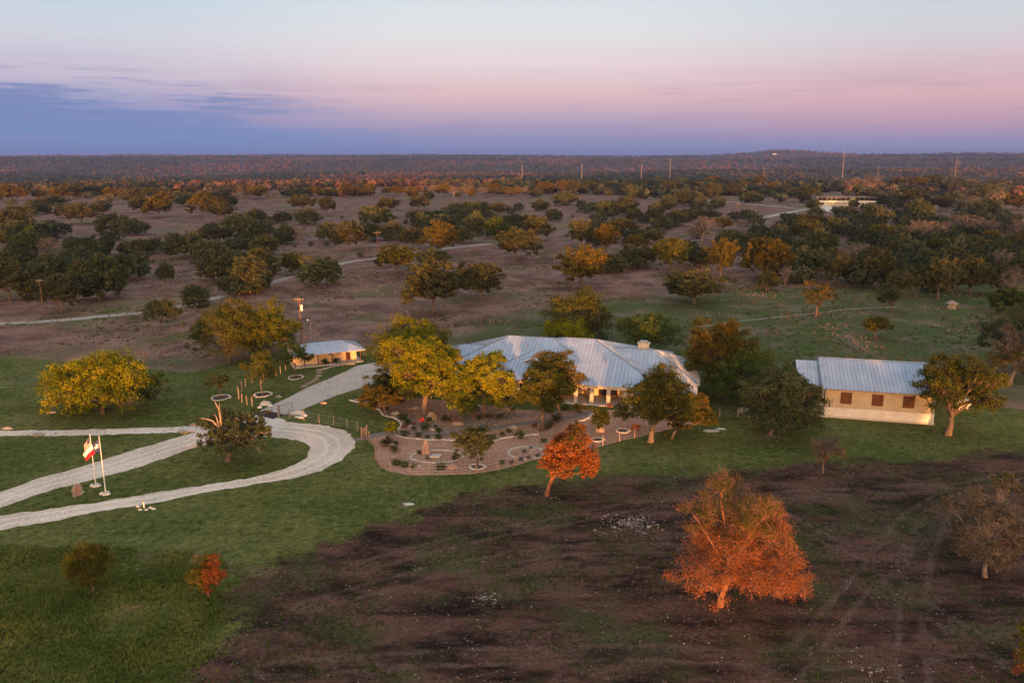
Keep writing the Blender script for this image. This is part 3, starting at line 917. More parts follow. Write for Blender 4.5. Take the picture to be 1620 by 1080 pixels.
# ---- the small guest house by the drive
GO = G(504, 578.5, 0)
guest = empty('guest_house', (GO.x, GO.y, 0), R(25))
tag(guest, 'small cream guest house with covered porch at the top of the drive', 'house')
gf = hip_faces(-4.6, 8.4, -.75, 6.2, 2.3, .40, 'LR')
for f in gf:
    roof_face(f, guest, 'galvanized', .62)
rc = MB()
for f in gf:
    for i in range(len(f)):
        a, b = f[i], f[(i + 1) % len(f)]
        if abs(a.z - b.z) > .5 or (a.z > 3 and b.z > 3):
            cap_line(rc, a + Vector((0, 0, .03)), b + Vector((0, 0, .03)), .09)
rc.build('ridge_cap', M['steel'], guest)
MB().box(-4.6, 8.4, -.78, -.70, 2.14, 2.28).build('fascia', M['soffit'], guest)
MB().box(-4.0, 7.2, 1.5, 5.6, .14, 2.2).build('wall', M['cream_wall'], guest)
MB().box(-4.3, 8.0, -.5, 5.9, 0, .14).build('porch_floor', M['concrete'], guest)
for u in (-2.4, 0, 2.5, 5.0, 7.6):
    MB().box(u - .09, u + .09, -.09, .09, .142, 2.2).build('porch_post', M['brown_wood'], guest)
for u, w in ((-2.6, 1.7), (.4, 1.9)):
    d = MB().box(u - w / 2, u + w / 2, 1.44, 1.505, .15, 2.05).build('garage_door', M['cream_wall'], guest)
    for k in range(4):
        MB().box(u - w / 2 + .04, u + w / 2 - .04, 1.41, 1.438, .18 + k * .46, .60 + k * .46).build('door_panel', M['cream_wall'], d)
window(guest, 2.4, 1.4, .7, .5, 1.5, 1, 1)
window(guest, 4.0, 1.4, .9, .5, 1.5, 1, 2)
d = MB().box(5.35, 6.1, 1.44, 1.505, .15, 2.1).build('door', M['brown_wood'], guest)
MB().box(5.45, 5.52, 1.38, 1.438, 1.0, 1.1).build('handle', M['steel'], d)
pot = empty('planter_tub', local(guest, 3.9, .75, .14))
tag(pot, 'round stone planter tub on the guest house porch', 'planter')
pb = MB()
pb.tube([(0, 0, 0), (0, 0, .25), (0, 0, .5), (0, 0, .55)], [.22, .30, .34, .36], 10)
pb.build('tub', M['limestone'], pot)
MB().tube([(0, 0, .551), (0, 0, .6)], [.3, .22], 8).build('soil', M['mulch'], pot)

# ---- the long modern house across the pasture
FO = G(1293, 326, 0)
far = empty('modern_house', (FO.x, FO.y, 0), R(-4))
tag(far, 'distant long white and teal house with a dark band of windows', 'house')
MB().box(0, 40, 0, 14, 0, 3.0).build('lower_wall', M['teal_metal'], far)
MB().box(-1, 42, -1.5, 15, 3.0, 3.9).build('balcony', M['white_paint'], far)
MB().box(0, 41, 1.0, 14, 3.9, 6.4).build('upper_wall', M['teal_metal'], far)
MB().box(-2, 43, -2, 16, 6.4, 6.75).build('roof', M['brown_roof'], far)
for i in range(12):
    if i not in (7,):
        MB().box(.3 + i * 3.4, 3.5 + i * 3.4, .9, .995, 4.0, 6.3).build('window', M['glass_dark'], far)
for i in range(3):
    MB().box(8 + i * 6, 12.5 + i * 6, -.09, -.005, .1, 2.6).build('garage_door', M['concrete'], far)
for i in range(11):
    MB().box(i * 4 - .1, i * 4 + .1, -1.4, -1.2, .0, 2.99).build('post', M['concrete'], far)


def distant_farm(px, py, w, h, label, z=None, name='farmhouse', dist=None):
    p = G(px, py)
    if dist:
        p = Vector((0, 0, CAM_H)) + (G(px, py) - Vector((0, 0, CAM_H))).normalized() * dist
    gz = float(terrain(p.x, p.y))
    if z is None:
        z = gz
    e = empty(name, (p.x, p.y, z))
    tag(e, label, 'house')
    MB().box(-w / 2, w / 2, 0, w * .4, -2, h).build('wall', M['white_paint'], e)
    for f in hip_faces(-w / 2 - 1, w / 2 + 1, -1, w * .4 + 1, h, .45, 'LR'):
        MB().prism(f, (0, 0, .3)).build('roof', M['galvanized'], e)
    for k in range(4):
        MB().box(-w / 2 + w * (.12 + .22 * k), -w / 2 + w * (.24 + .22 * k), -.1, -.01, h * .25, h * .75).build('window', M['glass_dark'], e)
    return e


# ------------------------------------------------------------------ fences, gate, poles, garden
def wire_fence(px_pts, label, name='post_fence', h=1.35, rad=.07, mat='cedar_post', lean=.03, wires=4, extra=()):
    pts = gp(px_pts)
    o = empty(name, (*pts[0], 0))
    tag(o, label, 'fence')
    x0, y0 = pts[0]
    r = random.Random(len(pts))
    tops = []
    for i, (x, y) in enumerate(pts):
        hh = h * r.uniform(.9, 1.12)
        lx, ly = r.uniform(-lean, lean) * hh, r.uniform(-lean, lean) * hh
        MB().tube([(x - x0, y - y0, -.1), (x - x0 + lx * .5, y - y0 + ly * .5, hh * .5), (x - x0 + lx, y - y0 + ly, hh)], [rad * 1.05, rad, rad * .85], 7).build('post', M[mat], o)
        tops.append((x - x0, y - y0))
    for k in range(wires):
        z = h * (.12 + .8 * k / max(1, wires - 1))
        mb = MB()
        for a, b in zip(tops[:-1], tops[1:]):
            mb.tube([(a[0], a[1] - rad * .9, z), (b[0], b[1] - rad * .9, z)], .008, 3, False)
        mb.build('wire', M['steel'], o)
    return o


wire_fence(FENCE, 'cedar post and wire fence between the drive and the clipped inner lawn')
wire_fence(FENCE2, 'curving cedar post and wire fence around the gravel garden')
wire_fence([(1138, 659), (1167, 659), (1196, 656), (1225, 653)], 'short row of cedar posts under the dark oaks beside the ranch house', h=1.5)
wire_fence([(399, 642), (391, 640), (383, 637), (378, 631), (377, 624), (383, 619), (389, 612), (399, 606), (416, 599), (437, 594), (444, 591), (452, 586)], 'weathered post fence on the lawn before the guest house', h=1.5, rad=.085)
wire_fence([(-40, 617), (23, 613), (56, 608), (86, 602), (110, 596)], 'thin steel post fence across the lawn by the gold oak', 'wire_fence', 1.3, .03, 'dark_steel')
wire_fence([(575, 562), (592, 561), (610, 560), (640, 559), (670, 558)], 'pale post fence behind the guest house', 'wire_fence', 1.3, .05, 'cedar_post')

# pipe gate standing open beside the cattle grid
gp0, gp1 = G(441, 659), G(464, 652)
gate = empty('pipe_gate', gp0, math.atan2((gp1 - gp0).y, (gp1 - gp0).x))
tag(gate, 'rusty pipe gate standing open beside the cattle grid', 'gate')
gl = (gp1 - gp0).length
MB().tube([(0, 0, 0), (0, 0, 1.75)], .15, 8).build('gate_post', M['cedar_post'], gate)
for z in (.35, 1.5):
    MB().tube([(.15, 0, z), (gl, 0, z)], .045, 6).build('rail', M['rust_pipe'], gate)
for x in (.2, gl - .02):
    MB().tube([(x, 0, .3), (x, 0, 1.52)], .045, 6).build('stile', M['rust_pipe'], gate)
for k in range(9):
    MB().tube([(.3 + k * (gl - .4) / 9, 0, .36), (.3 + k * (gl - .4) / 9, 0, 1.49)], .012, 3).build('mesh_wire', M['rust_pipe'], gate)
a, b = G(410.5, 652), G(441, 659.5)
cg = empty('cattle_grid', a, math.atan2((b - a).y, (b - a).x))
tag(cg, 'dark steel cattle grid laid across the drive at the gate', 'cattle grid')
L = (b - a).length
MB().box(0, L, -1.1, 1.1, .018, .03).build('pit', M['dark_steel'], cg)
for k in range(11):
    MB().tube([(0, -1.0 + k * .2, .06), (L, -1.0 + k * .2, .06)], .045, 6).build('rail', M['dark_steel'], cg)
pg = empty('garden_gate', G(576.5, 692), R(60))
tag(pg, 'small cedar picket gate where the garden path leaves the drive', 'gate')
for x in (-.55, .55):
    MB().tube([(x, 0, 0), (x, 0, 1.6)], .1, 7).build('gate_post', M['cedar_post'], pg)
for k in range(5):
    MB().box(-.42 + k * .18, -.30 + k * .18, -.02, .02, .1, 1.35).build('picket', M['cedar_post'], pg)
for z in (.35, 1.1):
    MB().box(-.45, .45, .022, .06, z, z + .09).build('rail', M['cedar_post'], pg)


def utility_pole(px, base, top, label, rad=.16, arm=2.4, mat='pole_wood', tf=False, light=False, dist=None):
    p = G(px, base)
    if dist:
        d = (p - Vector((0, 0, CAM_H)))
        p = Vector((0, 0, CAM_H)) + d * (dist / d.y)
        p.z = float(terrain(p.x, p.y))
    q = G(px, top)
    s = (q - Vector((0, 0, CAM_H)))
    h = CAM_H + s.z * (p.y / s.y) - p.z
    o = empty('light_pole' if light else 'utility_pole', p)
    tag(o, label, 'pole')
    MB().tube([(0, 0, -.2), (0, 0, h * .5), (0, 0, h)], [rad, rad * .85, rad * .68], 8).build('shaft', M[mat], o)
    if arm:
        MB().box(-arm / 2, arm / 2, -rad - .07, -rad + .05, h - .55, h - .4).build('crossarm', M[mat], o)
        for k in (-1, -.35, .35, 1):
            MB().tube([(k * arm * .45, -rad, h - .4), (k * arm * .45, -rad, h - .2)], [.05, .035], 6).build('insulator', M['white_paint'], o)
    if tf:
        MB().tube([(.38, 0, h - 2.6), (.38, 0, h - 1.5), (.38, 0, h - 1.42)], [.24, .24, .14], 10).build('transformer', M['white_paint'], o)
    if light:
        MB().tube([(0, 0, h - .3), (-.5, -.2, h - .1)], .03, 5).build('lamp_arm', M['steel'], o)
        MB().tube([(-.5, -.2, h - .15), (-.5, -.2, h - .05), (-.5, -.2, h + .2)], [.12, .22, .1], 8).build('lamp_head', M['white_paint'], o)
    return o, p, h


pA = utility_pole(478, 556, 470, 'tall brown utility pole with white transformer behind the guest house', .17, 1.7, tf=True)
utility_pole(493.5, 551, 506, 'slim pole with a white lamp head behind the guest house roof', .07, 0, 'pale_pole', light=True)
pB = utility_pole(69.5, 499, 441, 'thin wooden utility pole against the dark oaks by the gravel track', .13, 1.2)
pC = utility_pole(598, 408, 366, 'wooden utility pole with crossarm beside the curving gravel track', .2, 2.6)
pD = utility_pole(581, 408, 378, 'bare wooden pole without crossarm beside the curving gravel track', .17, 0)
utility_pole(1166, 347, 321, 'thin wooden pole standing in the open far pasture', .2, 1.5)
for px, ba, tp, dd, lab in ((1332, 286, 237.5, 1190, 'tallest pale transmission pole rising above the horizon'), (1059.5, 284, 252, 1300, 'pale transmission pole below the wooded hill'),
                            (920, 288, 260.5, 1150, 'pale transmission pole between two shorter ones over the valley woods'), (826, 286, 261, 1210, 'pale transmission pole farthest toward the red-lit ridge'),
                            (1014.5, 283, 260.5, 1320, 'slim pale transmission pole next to the one below the hill'), (1511, 276, 249, 1500, 'transmission pole over the right-hand far woods'),
                            (1389, 276, 263, 1600, 'short transmission pole beyond the tallest one'), (1208, 280, 266, 1500, 'short transmission pole in front of the wooded hill')):
    utility_pole(px, ba, tp, lab, .36, 2.6, 'pale_pole', dist=dd)
for (o1, p1, h1), (o2, p2, h2), nm in ((pB, pA, 'sagging power line from the dark oaks to the guest house pole'), (pA, pC, 'sagging power line running from the guest house pole toward the far pasture')):
    w = empty('power_line', (p1.x, p1.y, h1))
    tag(w, nm, 'power line')
    for k in (-.45, .45):
        pts = []
        for i in range(13):
            s = i / 12
            q = Vector((p1.x, p1.y, h1 - .3)).lerp(Vector((p2.x, p2.y, h2 - .3)), s)
            q.z -= 4 * s * (1 - s) * 1.6
            pts.append((q.x - p1.x + k, q.y - p1.y - .15, q.z - h1))
        MB().tube(pts, .014, 3, False).build('wire', M['dark_steel'], w)


def rock_mesh(name, sx, sy, sz, seed, n=2):
    bm = bmesh.new()
    bmesh.ops.create_icosphere(bm, subdivisions=n, radius=1)
    r = random.Random(seed)
    for v in bm.verts:
        k = 1 + r.uniform(-.2, .14)
        v.co = Vector((v.co.x * sx * k, v.co.y * sy * k, max(-.25 * sz, v.co.z * sz * k)))
    me = bpy.data.meshes.new(name)
    bm.to_mesh(me)
    bm.free()
    return me


def rock(px, py, s, label, mat='boulder', seed=1, name='boulder', group=None, rz=0.0):
    o = link(name, rock_mesh(name, *s, seed), M[mat], loc=G(px, py), rz=rz)
    o.location.z = s[2] * .1
    tag(o, label, 'rock', group)
    return o


def stone_line(pts, label, name='stone_edging', size=.3, h=.16, closed=False, seed=1, mat='white_stone', z=0.01):
    """a row of low edging stones; each one only two or three pixels across"""
    r = random.Random(seed)
    P = [Vector(p) for p in pts]
    if closed:
        P = P + [P[0]]
    mb = MB()
    o = P[0].copy()
    for a, b in zip(P[:-1], P[1:]):
        L = (b - a).length
        if L < 1e-4:
            continue
        d = (b - a) / L
        n = Vector((-d.y, d.x))
        k = max(1, round(L / size))
        for i in range(k):
            c = a.lerp(b, (i + .5) / k) - o + n * r.uniform(-.04, .04)
            l, w, hh = L / k * r.uniform(.40, .49), size * r.uniform(.34, .5), h * r.uniform(.7, 1.3)
            q = [c + d * l * sx + n * w * sy for sx, sy in ((-1, -1), (1, -1), (1, 1), (-1, 1))]
            t = [c + d * l * .82 * sx + n * w * .78 * sy for sx, sy in ((-1, -1), (1, -1), (1, 1), (-1, 1))]
            mb.add([(p.x, p.y, z) for p in q] + [(p.x, p.y, hh) for p in t], [(3, 2, 1, 0), (4, 5, 6, 7), (0, 1, 5, 4), (1, 2, 6, 5), (2, 3, 7, 6), (3, 0, 4, 7)])
    ob = mb.build(name, M[mat], None, (o.x, o.y, 0))
    tag(ob, label, 'stone edging')
    return ob


def ring_pts(px, py, wpx, hpx, n=22, wob=.06, seed=2):
    r = random.Random(seed)
    c = G(px, py)
    a = (G(px + wpx / 2, py) - c).x
    b = abs((G(px, py - hpx / 2) - G(px, py + hpx / 2)).y) / 2
    return [Vector((c.x + a * math.cos(t) * k, c.y + b * math.sin(t) * k)) for t, k in ((2 * math.pi * i / n, 1 + r.uniform(-wob, wob)) for i in range(n))]


def tree_ring(px, py, wpx, label, hpx=None, fill=True, **kw):
    hpx = hpx or wpx * .32
    p = ring_pts(px, py, wpx, hpx, **kw)
    if fill:
        sheet('mulch_bed', p, 0.022, 'mulch', None)
    return stone_line(p, label, 'stone_ring', closed=True, size=.26, h=.13)


tree_ring(349.5, 629, 28, 'white stone ring around the small round-headed tree on the lawn')
tree_ring(416, 624, 26, 'white stone ring around the conical young tree before the guest house')
tree_ring(468, 597, 22, 'white stone ring around the airy young tree by the guest house')
tree_ring(755, 738.5, 25, 'white stone ring around the dark green garden tree')
tree_ring(945, 695.5, 20, 'white stone ring around the small leaning garden tree')
tree_ring(985, 681.5, 21, 'white stone ring around the small upright garden tree near the porch')
stone_line(ring_pts(691, 722, 82, 20, 26, .04, 5), 'large kidney-shaped white stone border around the standing stone', 'stone_ring', closed=True, size=.3, h=.14)
stone_line(ring_pts(833, 716, 58, 19, 24, .05, 6), 'white stone oval bed behind the orange scorched oak', 'stone_ring', closed=True, size=.28, h=.13)
stone_line(spline(gp([(553, 633), (568, 637), (583, 641), (599, 648), (607, 657), (623, 661), (632, 667), (635, 673), (629, 680)]), 4), 'pale stone edging between the clipped lawn and the garden gravel', size=.3, h=.14)
stone_line(spline(gp([(629, 688.5), (641, 692), (673, 695.5), (700, 695.5), (735, 698), (773, 698), (800, 692.6), (820, 690), (852, 687)]), 4), 'long pale stone edging along the front of the garden path', size=.28, h=.12)
stone_line(spline(gp([(905, 668), (918, 666), (930, 662), (938, 656), (950, 652)]), 4), 'short stone edging beside the path to the porch', size=.4, h=.2)
# low dry-stone terrace by the guest house
for k, (px, py) in enumerate(((481, 611), (488, 607), (494, 604), (500, 600), (503, 595), (505, 590), (506, 586), (513, 584), (520, 582), (527, 580), (534, 578.5), (541, 577), (549, 576), (557, 576))):
    rock(px, py, (.62, .42, .26), 'flat grey ledge stone in the low terrace by the guest house', 'boulder', 30 + k, 'ledge_stone', 'ledge stones of the low terrace', rz=.5)
for k, (px, py, s) in enumerate(((416, 641, .5), (421, 640, .8), (427, 642, .45), (411, 645, .4))):
    rock(px, py, (s, s * .7, s * .7), 'white boulder in the pile at the far side of the cattle grid', 'white_stone', 50 + k, 'boulder', 'white boulders beyond the cattle grid')
for k, (px, py, s) in enumerate(((466, 655, .7), (473, 654, .8), (478, 656, .6), (482, 658, .5), (470, 660, .4), (476, 661, .45))):
    rock(px, py, (s, s * .7, s * .6), 'white boulder in the pile beside the open pipe gate', 'white_stone', 60 + k, 'boulder', 'white boulders beside the pipe gate')
rock(12, 678, (.9, .4, .28), 'grey flat boulder at the edge of the pale gravel path', seed=71)
rock(61, 688, (.85, .4, .26), 'low grey boulder lying on the lawn side of the pale path', seed=72)
rock(288, 683, (.8, .4, .25), 'low boulder where the pale path meets the drive', seed=73)
rock(309, 672.5, (.7, .45, .35), 'rounded boulder at the corner of path and drive', seed=74)
rock(81, 652, (.9, .5, .14), 'flat tan rock on the lawn beneath the gold oak', 'boulder', 75)
rock(683, 664, (.75, .5, 1.15), 'upright tan boulder at the foot of the big golden oak', 'boulder', 76)
rock(651, 678, (.5, .4, .5), 'grey pointed boulder among the garden shrubs', seed=77)
rock(684, 681, (.5, .35, .35), 'small grey boulder by the garden path', seed=78)
rock(619, 704, (.6, .4, .4), 'tan boulder between the two round garden shrubs', 'tan_rock', 79)
rock(714, 740, (.7, .5, .45), 'brown boulder by the garden fence', 'pink_rock', 80)
rock(661, 738, (.5, .35, .3), 'small grey boulder by the fence grass', seed=81)
rock(950, 683, (.6, .5, .8), 'pink boulder behind the leaning garden tree', 'pink_rock', 82)
rock(1177, 653, (1.0, .7, .8), 'round pale boulder between cedar posts under the dark oaks', 'tan_rock', 83)
rock(626, 655, (.9, .4, .4), 'square tan block at the bend of the lawn edging', 'tan_rock', 84)
rock(655, 646, (1.0, .4, .35), 'long tan block under the golden oak', 'boulder', 85)
rock(811, 677, (.8, .5, .4), 'tan boulder in the upper garden', 'tan_rock', 86)
rock(803, 648, (.8, .5, .5), 'grey boulder near the house wall', 'boulder', 87)
rock(724, 671, (.9, .4, .4), 'flat brown boulder above the garden path', 'pink_rock', 88)
rock(441, 628, (.5, .4, .3), 'grey stone on the drive edge', 'boulder', 89)
rock(512, 638, (.6, .3, .25), 'brown rock on the lower edge of the concrete drive', 'pink_rock', 90)
rock(838, 712, (.9, .5, .4), 'grey rock inside the white oval bed', 'boulder', 91)
rock(1125, 681, (1.2, .6, .05), 'pale bedrock slab showing through the lawn by the tall oak', 'limestone', 92, 'bedrock_slab')
rock(1141, 678, (.7, .5, .05), 'small pale bedrock patch next to the larger slab', 'limestone', 93, 'bedrock_slab')
rock(646, 797, (.7, .4, .05), 'pale bare rock patch in the lawn above the burnt field', 'limestone', 94, 'bedrock_slab')
# the standing stone, a slab bench and the red bird ornament
bm = MB()
bm.add([(-.5, -.35, 0), (.55, -.35, 0), (.5, .35, 0), (-.5, .35, 0), (-.42, -.3, 1.0), (.42, -.3, 1.05), (.4, .28, 1.0), (-.4, .28, .95), (-.1, -.16, 1.75), (.2, -.14, 1.6), (.16, .12, 1.62), (-.08, .12, 1.7)],
       [(3, 2, 1, 0), (0, 1, 5, 4), (1, 2, 6, 5), (2, 3, 7, 6), (3, 0, 4, 7), (4, 5, 9, 8), (5, 6, 10, 9), (6, 7, 11, 10), (7, 4, 8, 11), (8, 9, 10, 11)])
tag(bm.build('standing_stone', M['pink_rock'], None, G(674, 717)), 'tapering pink standing stone inside the kidney-shaped stone border', 'stone')
tag(MB().prism([(-.75, -.45, .1), (.55, -.5, .1), (.8, .45, .1), (-.35, .5, .1)], (0, 0, .16)).build('stone_slab', M['concrete'], None, G(689, 723)), 'flat grey slab lying beside the standing stone', 'stone')
rd = empty('garden_ornament', G(668, 672))
tag(rd, 'small red ornament among the garden shrubs below the golden oak', 'ornament')
MB().tube([(0, 0, 0), (0, 0, .5)], .05, 6).build('stem', M['dark_steel'], rd)
MB().tube([(-.2, 0, .45), (-.05, 0, .6), (.05, 0, .8), (.12, 0, 1.05), (.22, 0, 1.1)], [.05, .24, .26, .14, .04], 8).build('body', M['red_paint'], rd)
MB().tube([(-.15, 0, .55), (-.5, 0, .8)], [.12, .16], 5).build('tail', M['red_paint'], rd)
# white gas tank showing behind the workshop oak
tk = empty('gas_tank', G(1521, 647), R(20))
tag(tk, 'white rounded gas tank half hidden behind the workshop oak', 'tank')
MB().tube([(-1.5, 0, .9), (-1.4, 0, .9), (-1.1, 0, .9), (1.1, 0, .9), (1.4, 0, .9), (1.5, 0, .9)], [.15, .45, .62, .62, .45, .15], 14).build('vessel', M['white_paint'], tk, smooth=True)
for x in (-.8, .8):
    MB().box(x - .1, x + .1, -.35, .35, 0, .45).build('saddle', M['concrete'], tk)
MB().tube([(0, 0, 1.5), (0, 0, 1.68)], .16, 8).build('valve_cover', M['steel'], tk)
# cistern in the meadow on the right
cs = empty('stone_well', G(1505, 488))
tag(cs, 'small round grey well house in the right-hand meadow', 'well')
MB().tube([(0, 0, 0), (0, 0, 1.2)], 1.1, 10).build('wall', M['boulder'], cs)
MB().tube([(0, 0, 1.2), (0, 0, 1.35), (0, 0, 2.0)], [1.5, 1.5, .3], 10).build('roof', M['boulder'], cs)


# flags
def flag_pole(px, base, top, label):
    p = G(px, base)
    q = G(px, top)
    s = q - Vector((0, 0, CAM_H))
    h = CAM_H + s.z * (p.y / s.y)
    o = empty('flagpole', p)
    tag(o, label, 'flagpole')
    MB().tube([(0, 0, 0), (0, 0, h)], [.06, .04], 10).build('shaft', M['white_paint'], o)
    MB().tube([(0, 0, h), (0, 0, h + .05), (0, 0, h + .12), (0, 0, h + .16)], [.03, .07, .07, .02], 8).build('finial', M['limestone'], o)
    for k, (x, y, r_) in enumerate(((-.35, -.1, .34), (.3, -.15, .36), (0, .25, .32), (.05, -.38, .26))):
        st = link('base_stone', rock_mesh('base_stone', r_, r_ * .8, .22, 100 + k + int(px)), M['white_stone'], o, (x, y, .05))
    return o, p, h


def cloth(name, mat, parent, f, u0, u1, v0, v1, nu=10, nv=4):
    """a patch (u0..u1, v0..v1) of a flag surface f(u, v), with a little thickness"""
    V = []
    for off in (-.006, .006):
        for i in range(nu + 1):
            for j in range(nv + 1):
                p = f(u0 + (u1 - u0) * i / nu, v0 + (v1 - v0) * j / nv)
                V.append((p[0], p[1] + off, p[2]))
    n = (nu + 1) * (nv + 1)
    Fc = []
    for i in range(nu):
        for j in range(nv):
            a = i * (nv + 1) + j
            Fc.append((a, a + nv + 1, a + nv + 2, a + 1))
            Fc.append((n + a + 1, n + a + nv + 2, n + a + nv + 1, n + a))
    return MB().add(V, Fc).build(name, M[mat], parent, smooth=True)


oF, pF, hF = flag_pole(167.5, 781, 691, 'white flagpole carrying the lone star flag')
tx = empty('lone_star_flag', (pF.x, pF.y, hF))
tag(tx, 'red white and blue lone star flag drooping from its white pole', 'flag')


def ftx(u, v):      # u along the fly (0..1), v along the hoist (0 bottom..1 top)
    dx = -1.95 * u
    sag = -1.35 * u - .35 * u * u - .15
    hz = -1.35 + 1.3 * v
    hz = hz * (1 - .35 * u) - .1 * u
    return (dx * (1 - .12 * (1 - v)) - .05, .16 * math.sin(7 * u + 2 * v) * (.3 + u) - .06, hz + sag)


cloth('blue_field', 'blue_cloth', tx, ftx, 0, .36, 0, 1, 5, 8)
cloth('white_band', 'white_cloth', tx, ftx, .36, 1, .5, 1, 8, 5)
cloth('red_band', 'red_cloth', tx, ftx, .36, 1, 0, .5, 8, 5)
sv = []
for k in range(10):
    rr = .30 if k % 2 == 0 else .12
    aa = math.pi / 2 + k * math.pi / 5
    q = ftx(.18 + rr * math.cos(aa) * .62, .5 + rr * math.sin(aa) * .95)
    sv.append((q[0], q[1] - .02, q[2]))
cq = ftx(.18, .5)
for off, nm in ((-.02, 'star'), (.035, 'star')):
    mb = MB()
    mb.add([(cq[0], cq[1] + off, cq[2])] + [(p[0], p[1] + .02 + off, p[2]) for p in sv], [(0, i + 1, (i + 1) % 10 + 1) for i in range(10)])
    mb.build(nm, M['white_cloth'], tx)
oU, pU, hU = flag_pole(152, 768, 688, 'white flagpole carrying the striped flag')
us = empty('striped_flag', (pU.x, pU.y, hU))
tag(us, 'star and stripe flag hanging limp and folded from its white pole', 'flag')


def fus(u, v):      # hanging limp: the fly falls down along the pole
    hz = -.15 - 1.25 * (1 - v)
    fold = .10 * math.sin(10 * u + 1.5 * v)
    return (-.05 - .75 * u + .12 * u * u + fold * .3, fold - .05, hz - .75 * u - .15 * u * u)


for k in range(13):
    v0, v1 = k / 13, (k + 1) / 13
    cloth('stripe', 'red_cloth' if k % 2 == 0 else 'white_cloth', us, fus, 0 if k < 6 else .42, 1, v0, v1, 12, 1)
cloth('blue_field', 'blue_cloth', us, fus, 0, .42, 6 / 13, 1, 6, 5)
stm = MB()
for i in range(5):
    for j in range(4):
        q = fus(.05 + i * .08, 6 / 13 + .06 + j * .125)
        stm.add([(q[0] - .02, q[1] - .03, q[2]), (q[0], q[1] - .03, q[2] - .025), (q[0] + .02, q[1] - .03, q[2]), (q[0], q[1] - .03, q[2] + .025)], [(0, 1, 2, 3)])
tag(stm.build('stars', M['white_cloth'], us), kind='stuff')

# stone slab sign with rust-red marks, leaning on a block
sg = empty('stone_sign', G(124.5, 784), R(52))
sg.scale = (.85, .85, .85)
tag(sg, 'leaning stone slab sign with rust-red markings by the flagpoles', 'sign')
slab = MB().prism([(-.62, 0, 0), (.55, 0, .02), (.66, .25, .9), (.5, .42, 1.5), (-.1, .45, 1.62), (-.6, .28, 1.0)], (.0, .17, -.05)).build('slab', M['boulder'], sg)
mk = MB()
for a, b in (((-.3, .35), (.3, .42)), ((-.35, .62), (.36, .7)), ((-.3, .9), (.35, .98)), ((-.15, 1.18), (.3, 1.25)), ((-.3, .35), (-.1, .62)), ((.1, .4), (.3, .7)), ((-.2, .66), (0, .92)), ((.05, .95), (.2, 1.2))):
    pa = Vector((a[0], a[1] * .278 - .03, a[1]))
    pb = Vector((b[0], b[1] * .278 - .03, b[1]))
    mk.tube([pa, pb], .035, 4)
mk.build('marking', M['rust_letter'], sg)
link('prop_stone', rock_mesh('prop_stone', .4, .3, .3, 5), M['limestone'], sg, (.55, .55, .1))
mp = empty('marker_post', G(228, 803))
tag(mp, 'short pale marker post among stones beside the lower drive', 'post')
MB().tube([(0, 0, 0), (0, 0, .7)], .07, 8).build('shaft', M['white_paint'], mp)
MB().tube([(0, 0, .7), (0, 0, .82)], [.075, .05], 8).build('cap', M['rust_letter'], mp)
for k, (px, py) in enumerate(((222, 806), (232, 806), (238, 803), (243, 805), (219, 801))):
    rock(px, py, (.26, .2, .12), 'small white stone around the pale marker post', 'white_stone', 120 + k, 'boulder', 'stones around the marker post')
for k, (px, py, dd) in enumerate(((225, 278, 0), )):
    distant_farm(px, py, 26, 5, 'small white farmhouse in the woods far to the left')
distant_farm(1226, 251, 34, 7, 'pale house high on the wooded hill', dist=6700)
distant_farm(1141, 247, 30, 7, 'pale house on the lower shoulder of the wooded hill', dist=6900)


# ------------------------------------------------------------------ trees
def unit(v):
    return v / (np.linalg.norm(v, axis=-1, keepdims=True) + 1e-9)


def leaf_quads(pos, nrm, length, width, g):
    t = unit(np.cross(nrm, unit(g.normal(size=pos.shape))))
    b = np.cross(nrm, t)
    l, w = (length / 2)[:, None], (width / 2)[:, None]
    V = np.stack([pos - t * l - b * w, pos - t * l * .6 + b * w, pos + t * l], 1).reshape(-1, 3)
    F = np.arange(len(pos) * 3).reshape(-1, 3)
    return V, F


def bez(a, m, b, k):
    return [a * (1 - t) ** 2 + m * 2 * t * (1 - t) + b * t * t for t in np.linspace(0, 1, k)]


